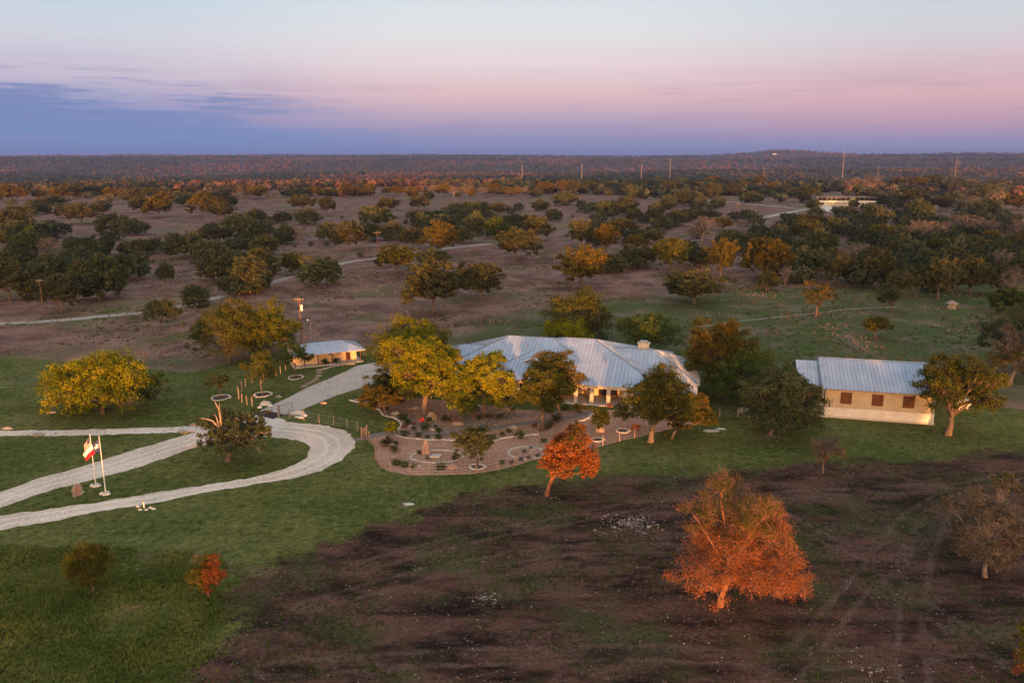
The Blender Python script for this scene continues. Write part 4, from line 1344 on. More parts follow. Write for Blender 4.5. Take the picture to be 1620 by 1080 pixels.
def gen_tree(seed, H, W, th, low, nl=9, nc=14, nleaf=9000, ls=.3, lobe=.42, flat=.75, lean=(0, 0), trunk_r=None, twigs=0, branches=True, droop=0.0,
             leaf_asp=.62, clump=(.2, .36), spread=.46, sparse=1.0, zsplit=None, zmin=-.62, jag=.2):
    """tapered trunk with curved limbs running into leaf clumps. Returns (trunk mesh, [crown meshes])"""
    g = np.random.default_rng(seed)
    Rr = W / 2
    tr = trunk_r or max(.12, H * .032)
    lean = np.array([lean[0], lean[1], 0.0])
    top = np.array([0, 0, th]) + lean * .55
    cz = low + (H - low) * .46
    cc = np.array([0, 0, cz]) + lean
    lob, rad = [], []
    for i in range(nl):
        zz = 1 - (1 - zmin) * (i + .5) / nl
        a = i * 2.39996 + g.uniform(-.45, .45)
        rr = math.sqrt(max(0, 1 - (zz * (.75 if zz < 0 else 1)) ** 2))
        d = np.array([rr * math.cos(a), rr * math.sin(a), zz])
        sc = g.uniform(1 - jag * 1.4, 1 + jag * .5)
        rv = (H - cz) if zz > 0 else (cz - low)
        r = Rr * lobe * g.uniform(.75, 1.25)
        lob.append(cc + d * np.array([(Rr - r * .8), (Rr - r * .8), max(.1, rv - r * flat * .8)]) * sc)
        rad.append(r)
    lob.append(cc + np.array([0, 0, (H - cz) * .25]))
    rad.append(Rr * lobe * 1.1)
    tb = MB()
    kk = 5
    pts, rr_ = [], []
    for i in range(kk + 1):
        t = i / kk
        p = top * t + np.array([math.sin(t * 3.1 + seed) * .06 * th, math.cos(t * 2.3 + seed) * .05 * th, 0]) * (t * (1 - t) * 4)
        pts.append(p)
        rr_.append(tr * (1.45 if i == 0 else 1.0 - .38 * t))
    pts[0] = pts[0] - np.array([0, 0, .15])
    tb.tube(pts, rr_, 8)
    L, Nn, Ln, Wd, Tn, Gp = [], [], [], [], [], []
    per = max(1, int(nleaf / (len(lob) * nc)))
    for c, r in zip(lob, rad):
        st = top * g.uniform(.62, 1.0)
        mid = (st + c) / 2 + np.array([0, 0, -.10 * r * 2 + .12 * abs(c[2] - st[2])]) + g.normal(size=3) * r * .22
        limb = bez(st, mid, c, 6)
        lr = tr * g.uniform(.34, .5)
        tb.tube(limb, [lr * (1 - .72 * t) for t in np.linspace(0, 1, 6)], 5)
        lobe_t = g.uniform(-.24, .24)
        for k in range(nc):
            if g.random() > sparse:
                continue
            d = unit(g.normal(size=3) + np.array([0, 0, .25]))
            q = c + d * np.array([r, r, r * flat]) * g.uniform(.5, 1.05)
            q[2] = max(q[2] - droop * np.hypot(*(q[:2] - cc[:2])) / Rr, .3)
            if branches:
                br = bez(c if g.random() < .6 else limb[3], (c + q) / 2 + g.normal(size=3) * r * .2, q, 4)
                tb.tube(br, [lr * .30, lr * .22, lr * .13, .012], 3, False)
            cr = r * g.uniform(*clump)
            n = int(per * g.uniform(.6, 1.4)) + 1
            off = g.normal(size=(n, 3)) * np.array([cr, cr, cr * .72]) * spread
            L.append(q + off)
            Nn.append(unit(g.normal(size=(n, 3)) * .8 + unit(off) * .55 + np.array([0, 0, .45])))
            sz = ls * g.uniform(.45, 1.5, n)
            Ln.append(sz)
            Wd.append(sz * leaf_asp)
            ct = g.uniform(-.24, .24)
            Tn.append(np.clip(.5 + lobe_t + ct + g.normal(size=n) * .2, 0, 1))
            Gp.append(np.full(n, 0))
            if twigs:
                m = int(twigs * g.uniform(.6, 1.4)) + 1
                dd = unit(g.normal(size=(m, 3)) + d * .9 - np.array([0, 0, .15]))
                ll = cr * g.uniform(.5, 1.4, m)
                o2 = g.normal(size=(m, 3)) * cr * .35
                tv = unit(np.cross(dd, g.normal(size=(m, 3))))
                base = q + o2
                w = .007 + .006 * g.random(m)
                V4 = np.stack([base - tv * w[:, None], base + tv * w[:, None], base + dd * ll[:, None] + tv * .003, base + dd * ll[:, None] - tv * .003], 1).reshape(-1, 3)
                tb.add(V4.tolist(), (np.arange(m * 4).reshape(-1, 4)).tolist())
    pos, nr, ln, wd, tn = (np.concatenate(a) for a in (L, Nn, Ln, Wd, Tn))
    keep = pos[:, 2] > .12
    pos, nr, ln, wd, tn = pos[keep], nr[keep], ln[keep], wd[keep], tn[keep]
    crowns = []
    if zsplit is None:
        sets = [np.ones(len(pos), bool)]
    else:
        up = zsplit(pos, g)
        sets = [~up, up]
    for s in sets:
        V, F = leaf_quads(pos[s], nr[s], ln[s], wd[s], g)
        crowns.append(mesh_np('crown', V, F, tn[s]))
    return tb.mesh('trunk', True), crowns


def put_tree(root_name, label, cat, loc, tm, cms, bark, leaves, scale=(1, 1, 1), rz=0.0, group=None):
    o = empty(root_name, loc, rz)
    o.scale = scale
    tag(o, label, cat, group)
    for nm, me, mt in [('trunk', tm, bark)] + [('crown', c, l) for c, l in zip(cms, leaves)]:
        if not me.materials:
            me.materials.append(M[mt])
        c = bpy.data.objects.new(nm, me)
        C.objects.link(c)
        c.parent = o
        if me.materials[0] != M[mt]:
            c.material_slots[0].link = 'OBJECT'
            c.material_slots[0].material = M[mt]
    return o


def px_tree(cx, base, w, top):
    """position, width and height in metres of a tree from its place on the ground and its outline"""
    p = G(cx, base)
    z = depth(p)
    q = G(cx, top)
    s = q - Vector((0, 0, CAM_H))
    h = CAM_H + s.z * ((p.y) / s.y)
    return p, w * z / FPX, h


# ---- the trees one can single out: (trunk x, trunk foot y, crown width, crown top y, crown left x) in photo pixels
def hero(name, label, tx, by, x0, x1, top, leaves, bark='bark', low=.28, th=.3, seed=1, cat='tree', **kw):
    p, w, h = px_tree(tx, by, x1 - x0, top)
    k = depth(p) / FPX
    kw.setdefault('lean', ((((x0 + x1) / 2) - tx) * k, kw.pop('leany', 0)))
    kw['nleaf'] = int(kw.get('nleaf', 11000) * 2.5)
    kw['ls'] = kw.get('ls', .34) * .68
    kw['nc'] = int(kw.get('nc', 14) * 1.25)
    tm, cm = gen_tree(seed, h * .97, w * 1.02, h * th, h * low, **kw)
    return put_tree(name, label, cat, p, tm, cm, bark, leaves if isinstance(leaves, (list, tuple)) else [leaves])


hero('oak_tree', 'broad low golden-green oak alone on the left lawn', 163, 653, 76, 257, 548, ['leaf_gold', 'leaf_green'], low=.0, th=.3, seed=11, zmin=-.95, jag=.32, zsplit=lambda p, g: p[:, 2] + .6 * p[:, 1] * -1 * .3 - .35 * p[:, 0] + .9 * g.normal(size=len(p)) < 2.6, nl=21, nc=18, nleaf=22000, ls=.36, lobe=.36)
hero('oak_tree', 'tall olive oak by the pasture edge, bare reddish trunk showing', 362, 572, 303, 428, 472, 'leaf_olive', low=.1, th=.3, seed=12, zmin=-.9, nl=17, nc=16, nleaf=17000)
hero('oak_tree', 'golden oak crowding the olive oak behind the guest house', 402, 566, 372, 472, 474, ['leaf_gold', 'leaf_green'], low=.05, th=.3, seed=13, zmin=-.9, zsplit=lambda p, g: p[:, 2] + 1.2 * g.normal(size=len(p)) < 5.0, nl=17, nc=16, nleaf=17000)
hero('young_tree', 'small round-headed dark green tree inside a stone ring on the lawn', 349, 630, 329, 367, 590, 'leaf_dark', low=.35, th=.45, seed=14, nl=7, nc=12, nleaf=3000, ls=.22, trunk_r=.08)
hero('young_tree', 'conical bronze-green young tree in a stone ring before the guest house', 416, 625, 387, 441, 553, 'leaf_olive', low=.24, th=.4, seed=15, nl=9, nc=14, nleaf=5000, ls=.26, trunk_r=.13, spread=.6)
hero('young_tree', 'airy grey-green young tree in a stone ring by the guest house', 468, 598, 438, 498, 541, 'leaf_green', low=.3, th=.4, seed=16, nl=9, nc=10, nleaf=3600, ls=.26, trunk_r=.11)
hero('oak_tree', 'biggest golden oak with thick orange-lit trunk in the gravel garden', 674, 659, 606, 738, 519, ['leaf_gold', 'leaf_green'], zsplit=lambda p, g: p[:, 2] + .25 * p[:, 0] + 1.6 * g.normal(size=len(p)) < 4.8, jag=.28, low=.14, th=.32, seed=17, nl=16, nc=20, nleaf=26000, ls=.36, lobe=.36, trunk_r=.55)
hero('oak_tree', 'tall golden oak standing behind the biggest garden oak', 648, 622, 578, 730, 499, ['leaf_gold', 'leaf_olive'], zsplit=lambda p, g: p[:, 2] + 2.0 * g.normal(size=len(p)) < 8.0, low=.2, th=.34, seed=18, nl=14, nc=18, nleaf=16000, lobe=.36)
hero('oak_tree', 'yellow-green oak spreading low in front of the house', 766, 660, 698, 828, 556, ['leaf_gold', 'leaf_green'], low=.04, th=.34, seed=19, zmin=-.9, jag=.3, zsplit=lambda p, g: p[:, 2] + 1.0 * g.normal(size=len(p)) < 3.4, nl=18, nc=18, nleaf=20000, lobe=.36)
hero('oak_tree', 'olive oak with slim orange trunk before the porch', 856, 681, 816, 905, 576, 'leaf_olive', low=.24, th=.36, seed=20, nl=12, nc=16, nleaf=13000, trunk_r=.26)
hero('oak_tree', 'bronze dark-topped oak against the metal roof', 886, 660, 822, 924, 550, 'leaf_autumn', low=.22, th=.4, seed=21, nl=12, nc=16, nleaf=12000, trunk_r=.28)
hero('shrub_tree', 'bronze multi-stemmed small tree at the edge of the clipped lawn', 612, 656, 565, 640, 608, 'leaf_autumn', low=.15, th=.3, seed=22, nl=9, nc=14, nleaf=6000, trunk_r=.14)
hero('oak_tree', 'dark green low oak between the drive and the golden oaks', 600, 632, 572, 660, 583, 'leaf_dark', low=.1, th=.3, seed=23, nl=9, nc=14, nleaf=5000, trunk_r=.16)
hero('young_tree', 'thin upright yellow-green sapling by the garden gate', 623, 700, 606, 634, 665, 'leaf_gold', low=.3, th=.5, seed=24, nl=6, nc=8, nleaf=900, ls=.26, trunk_r=.05, sparse=.8)
hero('young_tree', 'dark green garden tree with slim orange trunk inside a stone ring', 755, 739, 714, 784, 668, 'leaf_dark', low=.22, th=.42, seed=25, nl=11, nc=14, nleaf=7000, ls=.26, trunk_r=.11)
hero('young_tree', 'small olive garden tree leaning over its stone ring', 944, 694, 930, 967, 640, 'leaf_olive', low=.3, th=.42, seed=26, nl=8, nc=12, nleaf=4000, ls=.24, trunk_r=.09)
hero('young_tree', 'small dark garden tree upright in a stone ring below the porch', 985, 681, 968, 1001, 638, 'leaf_dark', low=.34, th=.45, seed=27, nl=8, nc=12, nleaf=3600, ls=.24, trunk_r=.08)
hero('oak_tree', 'tall green oak with thick lit trunk at the right corner of the garden', 1029, 699, 980, 1100, 577, 'leaf_olive', low=.2, th=.3, seed=28, nl=14, nc=17, nleaf=15000, trunk_r=.4)
hero('oak_tree', 'loose bronze-green oak leaning right beside the tall garden oak', 1062, 694, 1040, 1134, 618, 'leaf_autumn', low=.1, th=.3, seed=29, nl=10, nc=12, nleaf=6500, trunk_r=.16, sparse=.9)
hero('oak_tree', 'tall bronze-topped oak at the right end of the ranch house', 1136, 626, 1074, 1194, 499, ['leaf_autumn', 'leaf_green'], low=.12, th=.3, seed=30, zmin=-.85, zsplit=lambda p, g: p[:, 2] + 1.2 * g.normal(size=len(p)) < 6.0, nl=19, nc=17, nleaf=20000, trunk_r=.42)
hero('oak_tree', 'dense green oak filling the gap between house and workshop', 1190, 640, 1110, 1247, 545, 'leaf_green', low=.1, th=.3, seed=31, zmin=-.85, nl=18, nc=17, nleaf=18000, trunk_r=.34)
hero('oak_tree', 'dark shaggy oak with pale hanging moss before the workshop', 1217, 688, 1164, 1302, 574, 'leaf_dark', low=.1, th=.32, seed=32, zmin=-.85, nl=19, nc=18, nleaf=20000, trunk_r=.3, droop=.8)
hero('oak_tree', 'open-branched bronze oak with orange trunk at the end of the workshop', 1499, 688, 1438, 1572, 555, 'leaf_olive', low=.2, th=.34, seed=33, nl=15, nc=17, nleaf=13000, trunk_r=.42)
hero('dead_tree', 'small grey half-dead tree at the edge of the burnt field', 1301, 748, 1275, 1333, 686, ['leaf_brown', 'leaf_grey'], 'bark_pale', low=.25, th=.4, seed=34, nl=8, nc=12, nleaf=2600, ls=.2, trunk_r=.12, twigs=6,
     zsplit=lambda p, g: p[:, 2] + .5 * g.normal(size=len(p)) > 2.6)
hero('scorched_oak', 'orange scorched oak with leaning trunk at the edge of the burnt field', 864, 784, 845, 961, 666, ['leaf_brown', 'leaf_olive'], 'bark_scorched', low=.2, th=.42, seed=35, zmin=-.85, nl=20, nc=17, nleaf=15000, ls=.24, trunk_r=.26, twigs=8, lobe=.32, jag=.3,
     leaf_asp=.8, zsplit=lambda p, g: p[:, 2] + .7 * g.normal(size=len(p)) - .25 * p[:, 1] + 4.5 * (g.random(len(p)) < .12) > 8.0)
hero('scorched_oak', 'large orange scorched oak with green top alone in the burnt field', 1139, 958, 1048, 1290, 748, ['leaf_brown', 'leaf_olive'], 'bark_scorched', low=.0, th=.30, seed=36, nl=22, nc=20, nleaf=26000, ls=.165, trunk_r=.26, twigs=30, lobe=.30, zmin=-.95, jag=.42, spread=.6, sparse=.85,
     leaf_asp=.7, droop=.5, zsplit=lambda p, g: p[:, 2] + .5 * g.normal(size=len(p)) + .35 * np.abs(p[:, 0] - .6) > -99 if False else (p[:, 2] - .25 * (p[:, 0]) + .8 * g.normal(size=len(p)) > 6.9))
hero('scorched_oak', 'tall brown and grey scorched oak by the tyre tracks in the burnt field', 1558, 912, 1486, 1618, 738, ['leaf_tan', 'leaf_olive'], 'bark_pale', low=.0, th=.34, seed=37, nl=24, nc=18, nleaf=13000, ls=.19, trunk_r=.2, twigs=18, lobe=.30, zmin=-.95, jag=.35,
     leaf_asp=.7, sparse=.9, zsplit=lambda p, g: p[:, 2] + .7 * g.normal(size=len(p)) > 8.6)
hero('scorched_oak', 'golden-brown scorched oak with only its leafy edge in view', 1650, 1100, 1590, 1710, 985, ['leaf_brown', 'leaf_gold'], 'bark_scorched', low=.1, th=.3, seed=38, nl=12, nc=14, nleaf=6000, ls=.2, twigs=6, trunk_r=.2,
     zsplit=lambda p, g: p[:, 2] + .5 * g.normal(size=len(p)) > 3.2)
hero('young_tree', 'round dark bronze tree on a short trunk in the rough grass', 147, 936, 111, 181, 858, 'leaf_olive', low=.2, th=.4, seed=39, nl=16, nc=16, nleaf=14000, ls=.13, trunk_r=.1, lobe=.5, jag=.04, zmin=-.9, clump=(.3, .5))
hero('young_tree', 'small tree half scorched orange and half dark green in the rough grass', 330, 944, 296, 364, 876, ['leaf_brown', 'leaf_olive'], 'bark_scorched', low=.18, th=.36, seed=40, nl=12, nc=14, nleaf=9000, ls=.12, trunk_r=.08, zmin=-.9,
     zsplit=lambda p, g: p[:, 0] + .22 * g.normal(size=len(p)) < .12)
hero('oak_tree', 'small dark oak with short trunk beside the pasture track', 256, 523, 225, 287, 471, 'leaf_dark', low=.25, th=.35, seed=41, nl=9, nc=13, nleaf=5000, ls=.42)
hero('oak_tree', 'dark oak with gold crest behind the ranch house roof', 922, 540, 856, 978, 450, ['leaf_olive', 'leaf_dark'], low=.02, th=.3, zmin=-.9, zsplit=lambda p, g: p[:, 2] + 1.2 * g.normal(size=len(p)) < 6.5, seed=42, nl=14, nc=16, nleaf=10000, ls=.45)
hero('oak_tree', 'yellow-green oak peeping over the ranch house ridge', 905, 552, 852, 950, 504, 'leaf_gold', low=.2, th=.3, seed=43, nl=11, nc=14, nleaf=8000, ls=.4)
hero('oak_tree', 'round green oak behind the chimney of the ranch house', 1020, 562, 966, 1080, 493, 'leaf_green', low=.1, th=.3, seed=44, nl=13, nc=16, nleaf=9000, ls=.42)
hero('oak_tree', 'small flat-topped oak with orange trunk in the meadow beyond the workshop', 1383, 536, 1358, 1409, 501, 'leaf_olive', low=.35, th=.45, seed=45, nl=9, nc=12, nleaf=3200, ls=.42, flat=.55)
hero('oak_tree', 'gnarled oak with a bare broken limb in the right-hand meadow', 1290, 501, 1263, 1327, 440, 'leaf_autumn', low=.15, th=.5, seed=46, nl=8, nc=10, nleaf=2600, ls=.42, sparse=.8)
hero('oak_tree', 'compact dark tree with orange trunk at the front of the right-hand woods', 1413, 495, 1383, 1428, 448, 'leaf_dark', low=.24, th=.35, seed=47, nl=9, nc=12, nleaf=4000, ls=.42)
hero('oak_tree', 'dark wide oak at the frame edge of the right meadow', 1605, 585, 1540, 1680, 478, 'leaf_dark', low=.06, th=.3, seed=48, nl=13, nc=16, nleaf=10000, ls=.42)
hero('oak_tree', 'half-bare orange-tinged oak in front of the dark wide oak', 1598, 608, 1562, 1660, 505, ['leaf_autumn', 'leaf_grey'], 'bark_pale', low=.06, th=.35, seed=49, nl=11, nc=14, nleaf=5000, ls=.36, twigs=5, zsplit=lambda p, g: p[:, 2] > 6.5)


# ---- the broken oak between the two arms of the drive
def broken_oak():
    p, w, h = px_tree(360, 729, 120, 632)
    k = depth(p) / FPX
    tm, cm = gen_tree(51, h * .80, 132 * k, h * .34, h * .2, nl=17, nc=16, nleaf=14000, ls=.26, lobe=.32, lean=(14 * k, 0), trunk_r=.4, sparse=.85, jag=.2, zmin=-.7)
    o = put_tree('broken_oak', 'storm-broken oak with bare pink limbs between the two drives', 'tree', p, tm, cm, 'bark', ['leaf_dark'])
    P = lambda x, y, yy=-.6: np.array([(x - 360) * k, yy, (729 - y) * k / math.cos(R(17))])

    def limb(pts, r0, yy=-.8):
        mb = MB()
        q = [P(x, y, yy) for x, y in pts]
        mb.tube(q, [.62 * r0 * (1 - .75 * i / (len(q) - 1)) for i in range(len(q))], 6)
        mb.build('dead_limb', M['bark_pale'], o, smooth=True)
    limb([(360, 700), (357, 680), (353, 670), (346, 662), (337, 659), (328, 658)], .34)
    limb([(356, 676), (355, 668), (352, 655), (350, 652)], .26)
    limb([(358, 690), (357, 660), (356, 645), (352, 637), (350, 632)], .3, -.5)
    limb([(356, 646), (357, 640), (357.5, 635)], .16, -.5)
    limb([(376, 697), (381, 688), (388, 683), (394, 688), (402, 690)], .13, -2.6)
    limb([(384, 687), (387, 693), (388, 698)], .09, -2.6)
    limb([(368, 690), (370, 682), (367, 676), (363, 672)], .13, -2.0)
    limb([(395, 700), (405, 698), (412, 697), (418, 701), (421, 708)], .11, -1.8)
    limb([(328, 700), (318, 700), (308, 701), (298, 704)], .1, -1.4)
    limb([(318, 700), (314, 695), (315, 692)], .06, -1.4)
    limb([(316, 680), (306, 680), (298, 684), (293, 683)], .1, -.5)
    limb([(383, 660), (386, 654), (392, 657)], .12, -1.6)
    limb([(420, 676), (428, 680), (436, 675)], .08, -1.4)


broken_oak()

# ---- shared trees for the pastures and woods
LIVE = [gen_tree(200 + i, 1.0 * 6, 9.5, 1.6, .0, nl=15 + i, nc=17, nleaf=13000, ls=.40, lobe=.38, branches=False, flat=.85, jag=.22, zmin=-.95) for i in range(5)]
LIVE = [(t, c, 6.0, 9.5) for t, c in LIVE]
OAKS = [(*gen_tree(220 + i, 8, 9, 2.6, .25 + .15 * i, nl=14 + i, nc=16, nleaf=12000, ls=.38, lobe=.38, branches=(i % 2 == 0), jag=.28, sparse=.92, trunk_r=.2), 8.0, 9.0) for i in range(5)]
BARE = [(*gen_tree(240 + i, 8, 8.5, 2.6, 1.0, nl=10, nc=12, nleaf=2600, ls=.26, lobe=.4, branches=True, twigs=12, sparse=.9), 8.0, 8.5) for i in range(3)]
SHRUB = [(*gen_tree(260 + i, 1.6, 2.2, .3, .0, zmin=-.8, nl=8, nc=7, nleaf=1300, ls=.16, lobe=.5, branches=False, trunk_r=.05), 1.6, 2.2) for i in range(3)]
KIND = {'d': (LIVE, 'leaf_dark', 'dark'), 'g': (LIVE, 'leaf_green', 'green'), 'o': (OAKS, 'leaf_field', 'olive'), 'y': (OAKS, 'leaf_olive', 'gold-green'), 'a': (OAKS, 'leaf_autumn', 'bronze'), 'b': (BARE, 'leaf_grey', 'bare')}
NOUN = {'d': ('live_oak', 'dark rounded live oak'), 'g': ('live_oak', 'fresh green rounded live oak'), 'o': ('oak_tree', 'olive open-crowned oak'), 'y': ('oak_tree', 'yellow-green oak'), 'a': ('oak_tree', 'bronze oak'), 'b': ('bare_tree', 'bare grey twiggy tree')}
tr_rng = random.Random(5)
placed = []


MARKS = [(530, 545, 60, 'behind the guest house'), (69, 499, 45, 'around the thin pole on the pasture track'), (300, 470, 40, 'where the pasture track meets the golden oaks'), (430, 445, 42, 'where the track passes the dark thicket'),
         (598, 408, 50, 'near the crossarm pole on the curving track'), (770, 390, 60, 'at the far end of the curving track'), (690, 480, 55, 'in the pasture above the biggest golden oak'), (935, 470, 55, 'uphill from the ranch house chimney'),
         (1100, 470, 45, 'on the green slope behind the tall bronze-topped oak'), (1220, 450, 45, 'beside the dirt track beyond the workshop'), (1505, 488, 50, 'around the small well house'), (1400, 440, 60, 'in the woods above the small well house'),
         (1300, 400, 70, 'in the middle of the woods beyond the workshop'), (1560, 410, 70, 'in the woods by the half-bare trees'), (1166, 347, 90, 'around the thin pole in the far pasture'), (1320, 326, 110, 'around the modern house'),
         (1480, 340, 120, 'between the modern house and the far woods'), (100, 400, 90, 'in the left pasture beyond the thicket'), (250, 340, 120, 'on the far rise of the left pasture'), (480, 350, 110, 'in the open pasture beyond the bare pole'),
         (700, 345, 110, 'in the broad pasture below the bare lit trees'), (900, 350, 100, 'in the pasture hollow below the transmission poles'), (1040, 350, 80, 'in the dark grove below the far track'), (225, 305, 170, 'below the small white farmhouse'), (60, 312, 150, 'in the row at the foot of the scrub plain'), (400, 308, 150, 'in the row past the small white farmhouse'),
         (560, 308, 140, 'in the lit row above the open pasture'), (720, 308, 140, 'among the bare lit trees of the far row'), (826, 306, 130, 'below the pole toward the red-lit ridge'), (920, 306, 130, 'below the pole between two shorter ones'),
         (1060, 303, 150, 'below the pole under the wooded hill'), (1208, 300, 150, 'below the short pole before the wooded hill'), (1400, 305, 150, 'behind the modern house'), (1520, 300, 150, 'below the pole of the right-hand far woods')]
MARKS = [(G(a, b), r, t) for a, b, r, t in MARKS]


def zone(x, y):
    """where a pasture tree stands, named by what one can find there"""
    best = min(MARKS, key=lambda m: math.hypot(x - m[0].x, (y - m[0].y) * .8) / m[1])
    if math.hypot(x - best[0].x, (y - best[0].y) * .8) / best[1] < 1.25:
        return best[2]
    if y > 640:
        return 'in the rows along the far pasture edge'
    return 'on open ground in the dry pasture'


def field_tree(cx, base, w, h, kind):
    p = G(cx, base)
    k = depth(p) / FPX
    fam, mat, _ = KIND[kind]
    i = tr_rng.randrange(len(fam))
    tm, cm, H0, W0 = fam[i]
    wm, hm = w * k * 1.14, h * k * 1.12
    if kind in 'dg':
        p.y += wm * .25
    p.z = float(terrain(p.x, p.y))
    zl = zone(p.x, p.y)
    sz = 'large ' if wm > 13.5 else 'small ' if wm < 8.5 else ''
    sz += 'squat ' if hm / wm < .6 else 'tall ' if hm / wm > .88 else ''
    nm, lb = NOUN[kind]
    o = put_tree(nm, f'{sz}{lb} {zl}', 'tree', p, tm, cm, 'bark_pale' if kind == 'b' else 'bark', [mat], (wm / W0, wm / W0, hm / H0), tr_rng.uniform(0, 6.28), f'{sz}{lb}s {zl}')
    placed.append((p.x, p.y, wm))
    return o


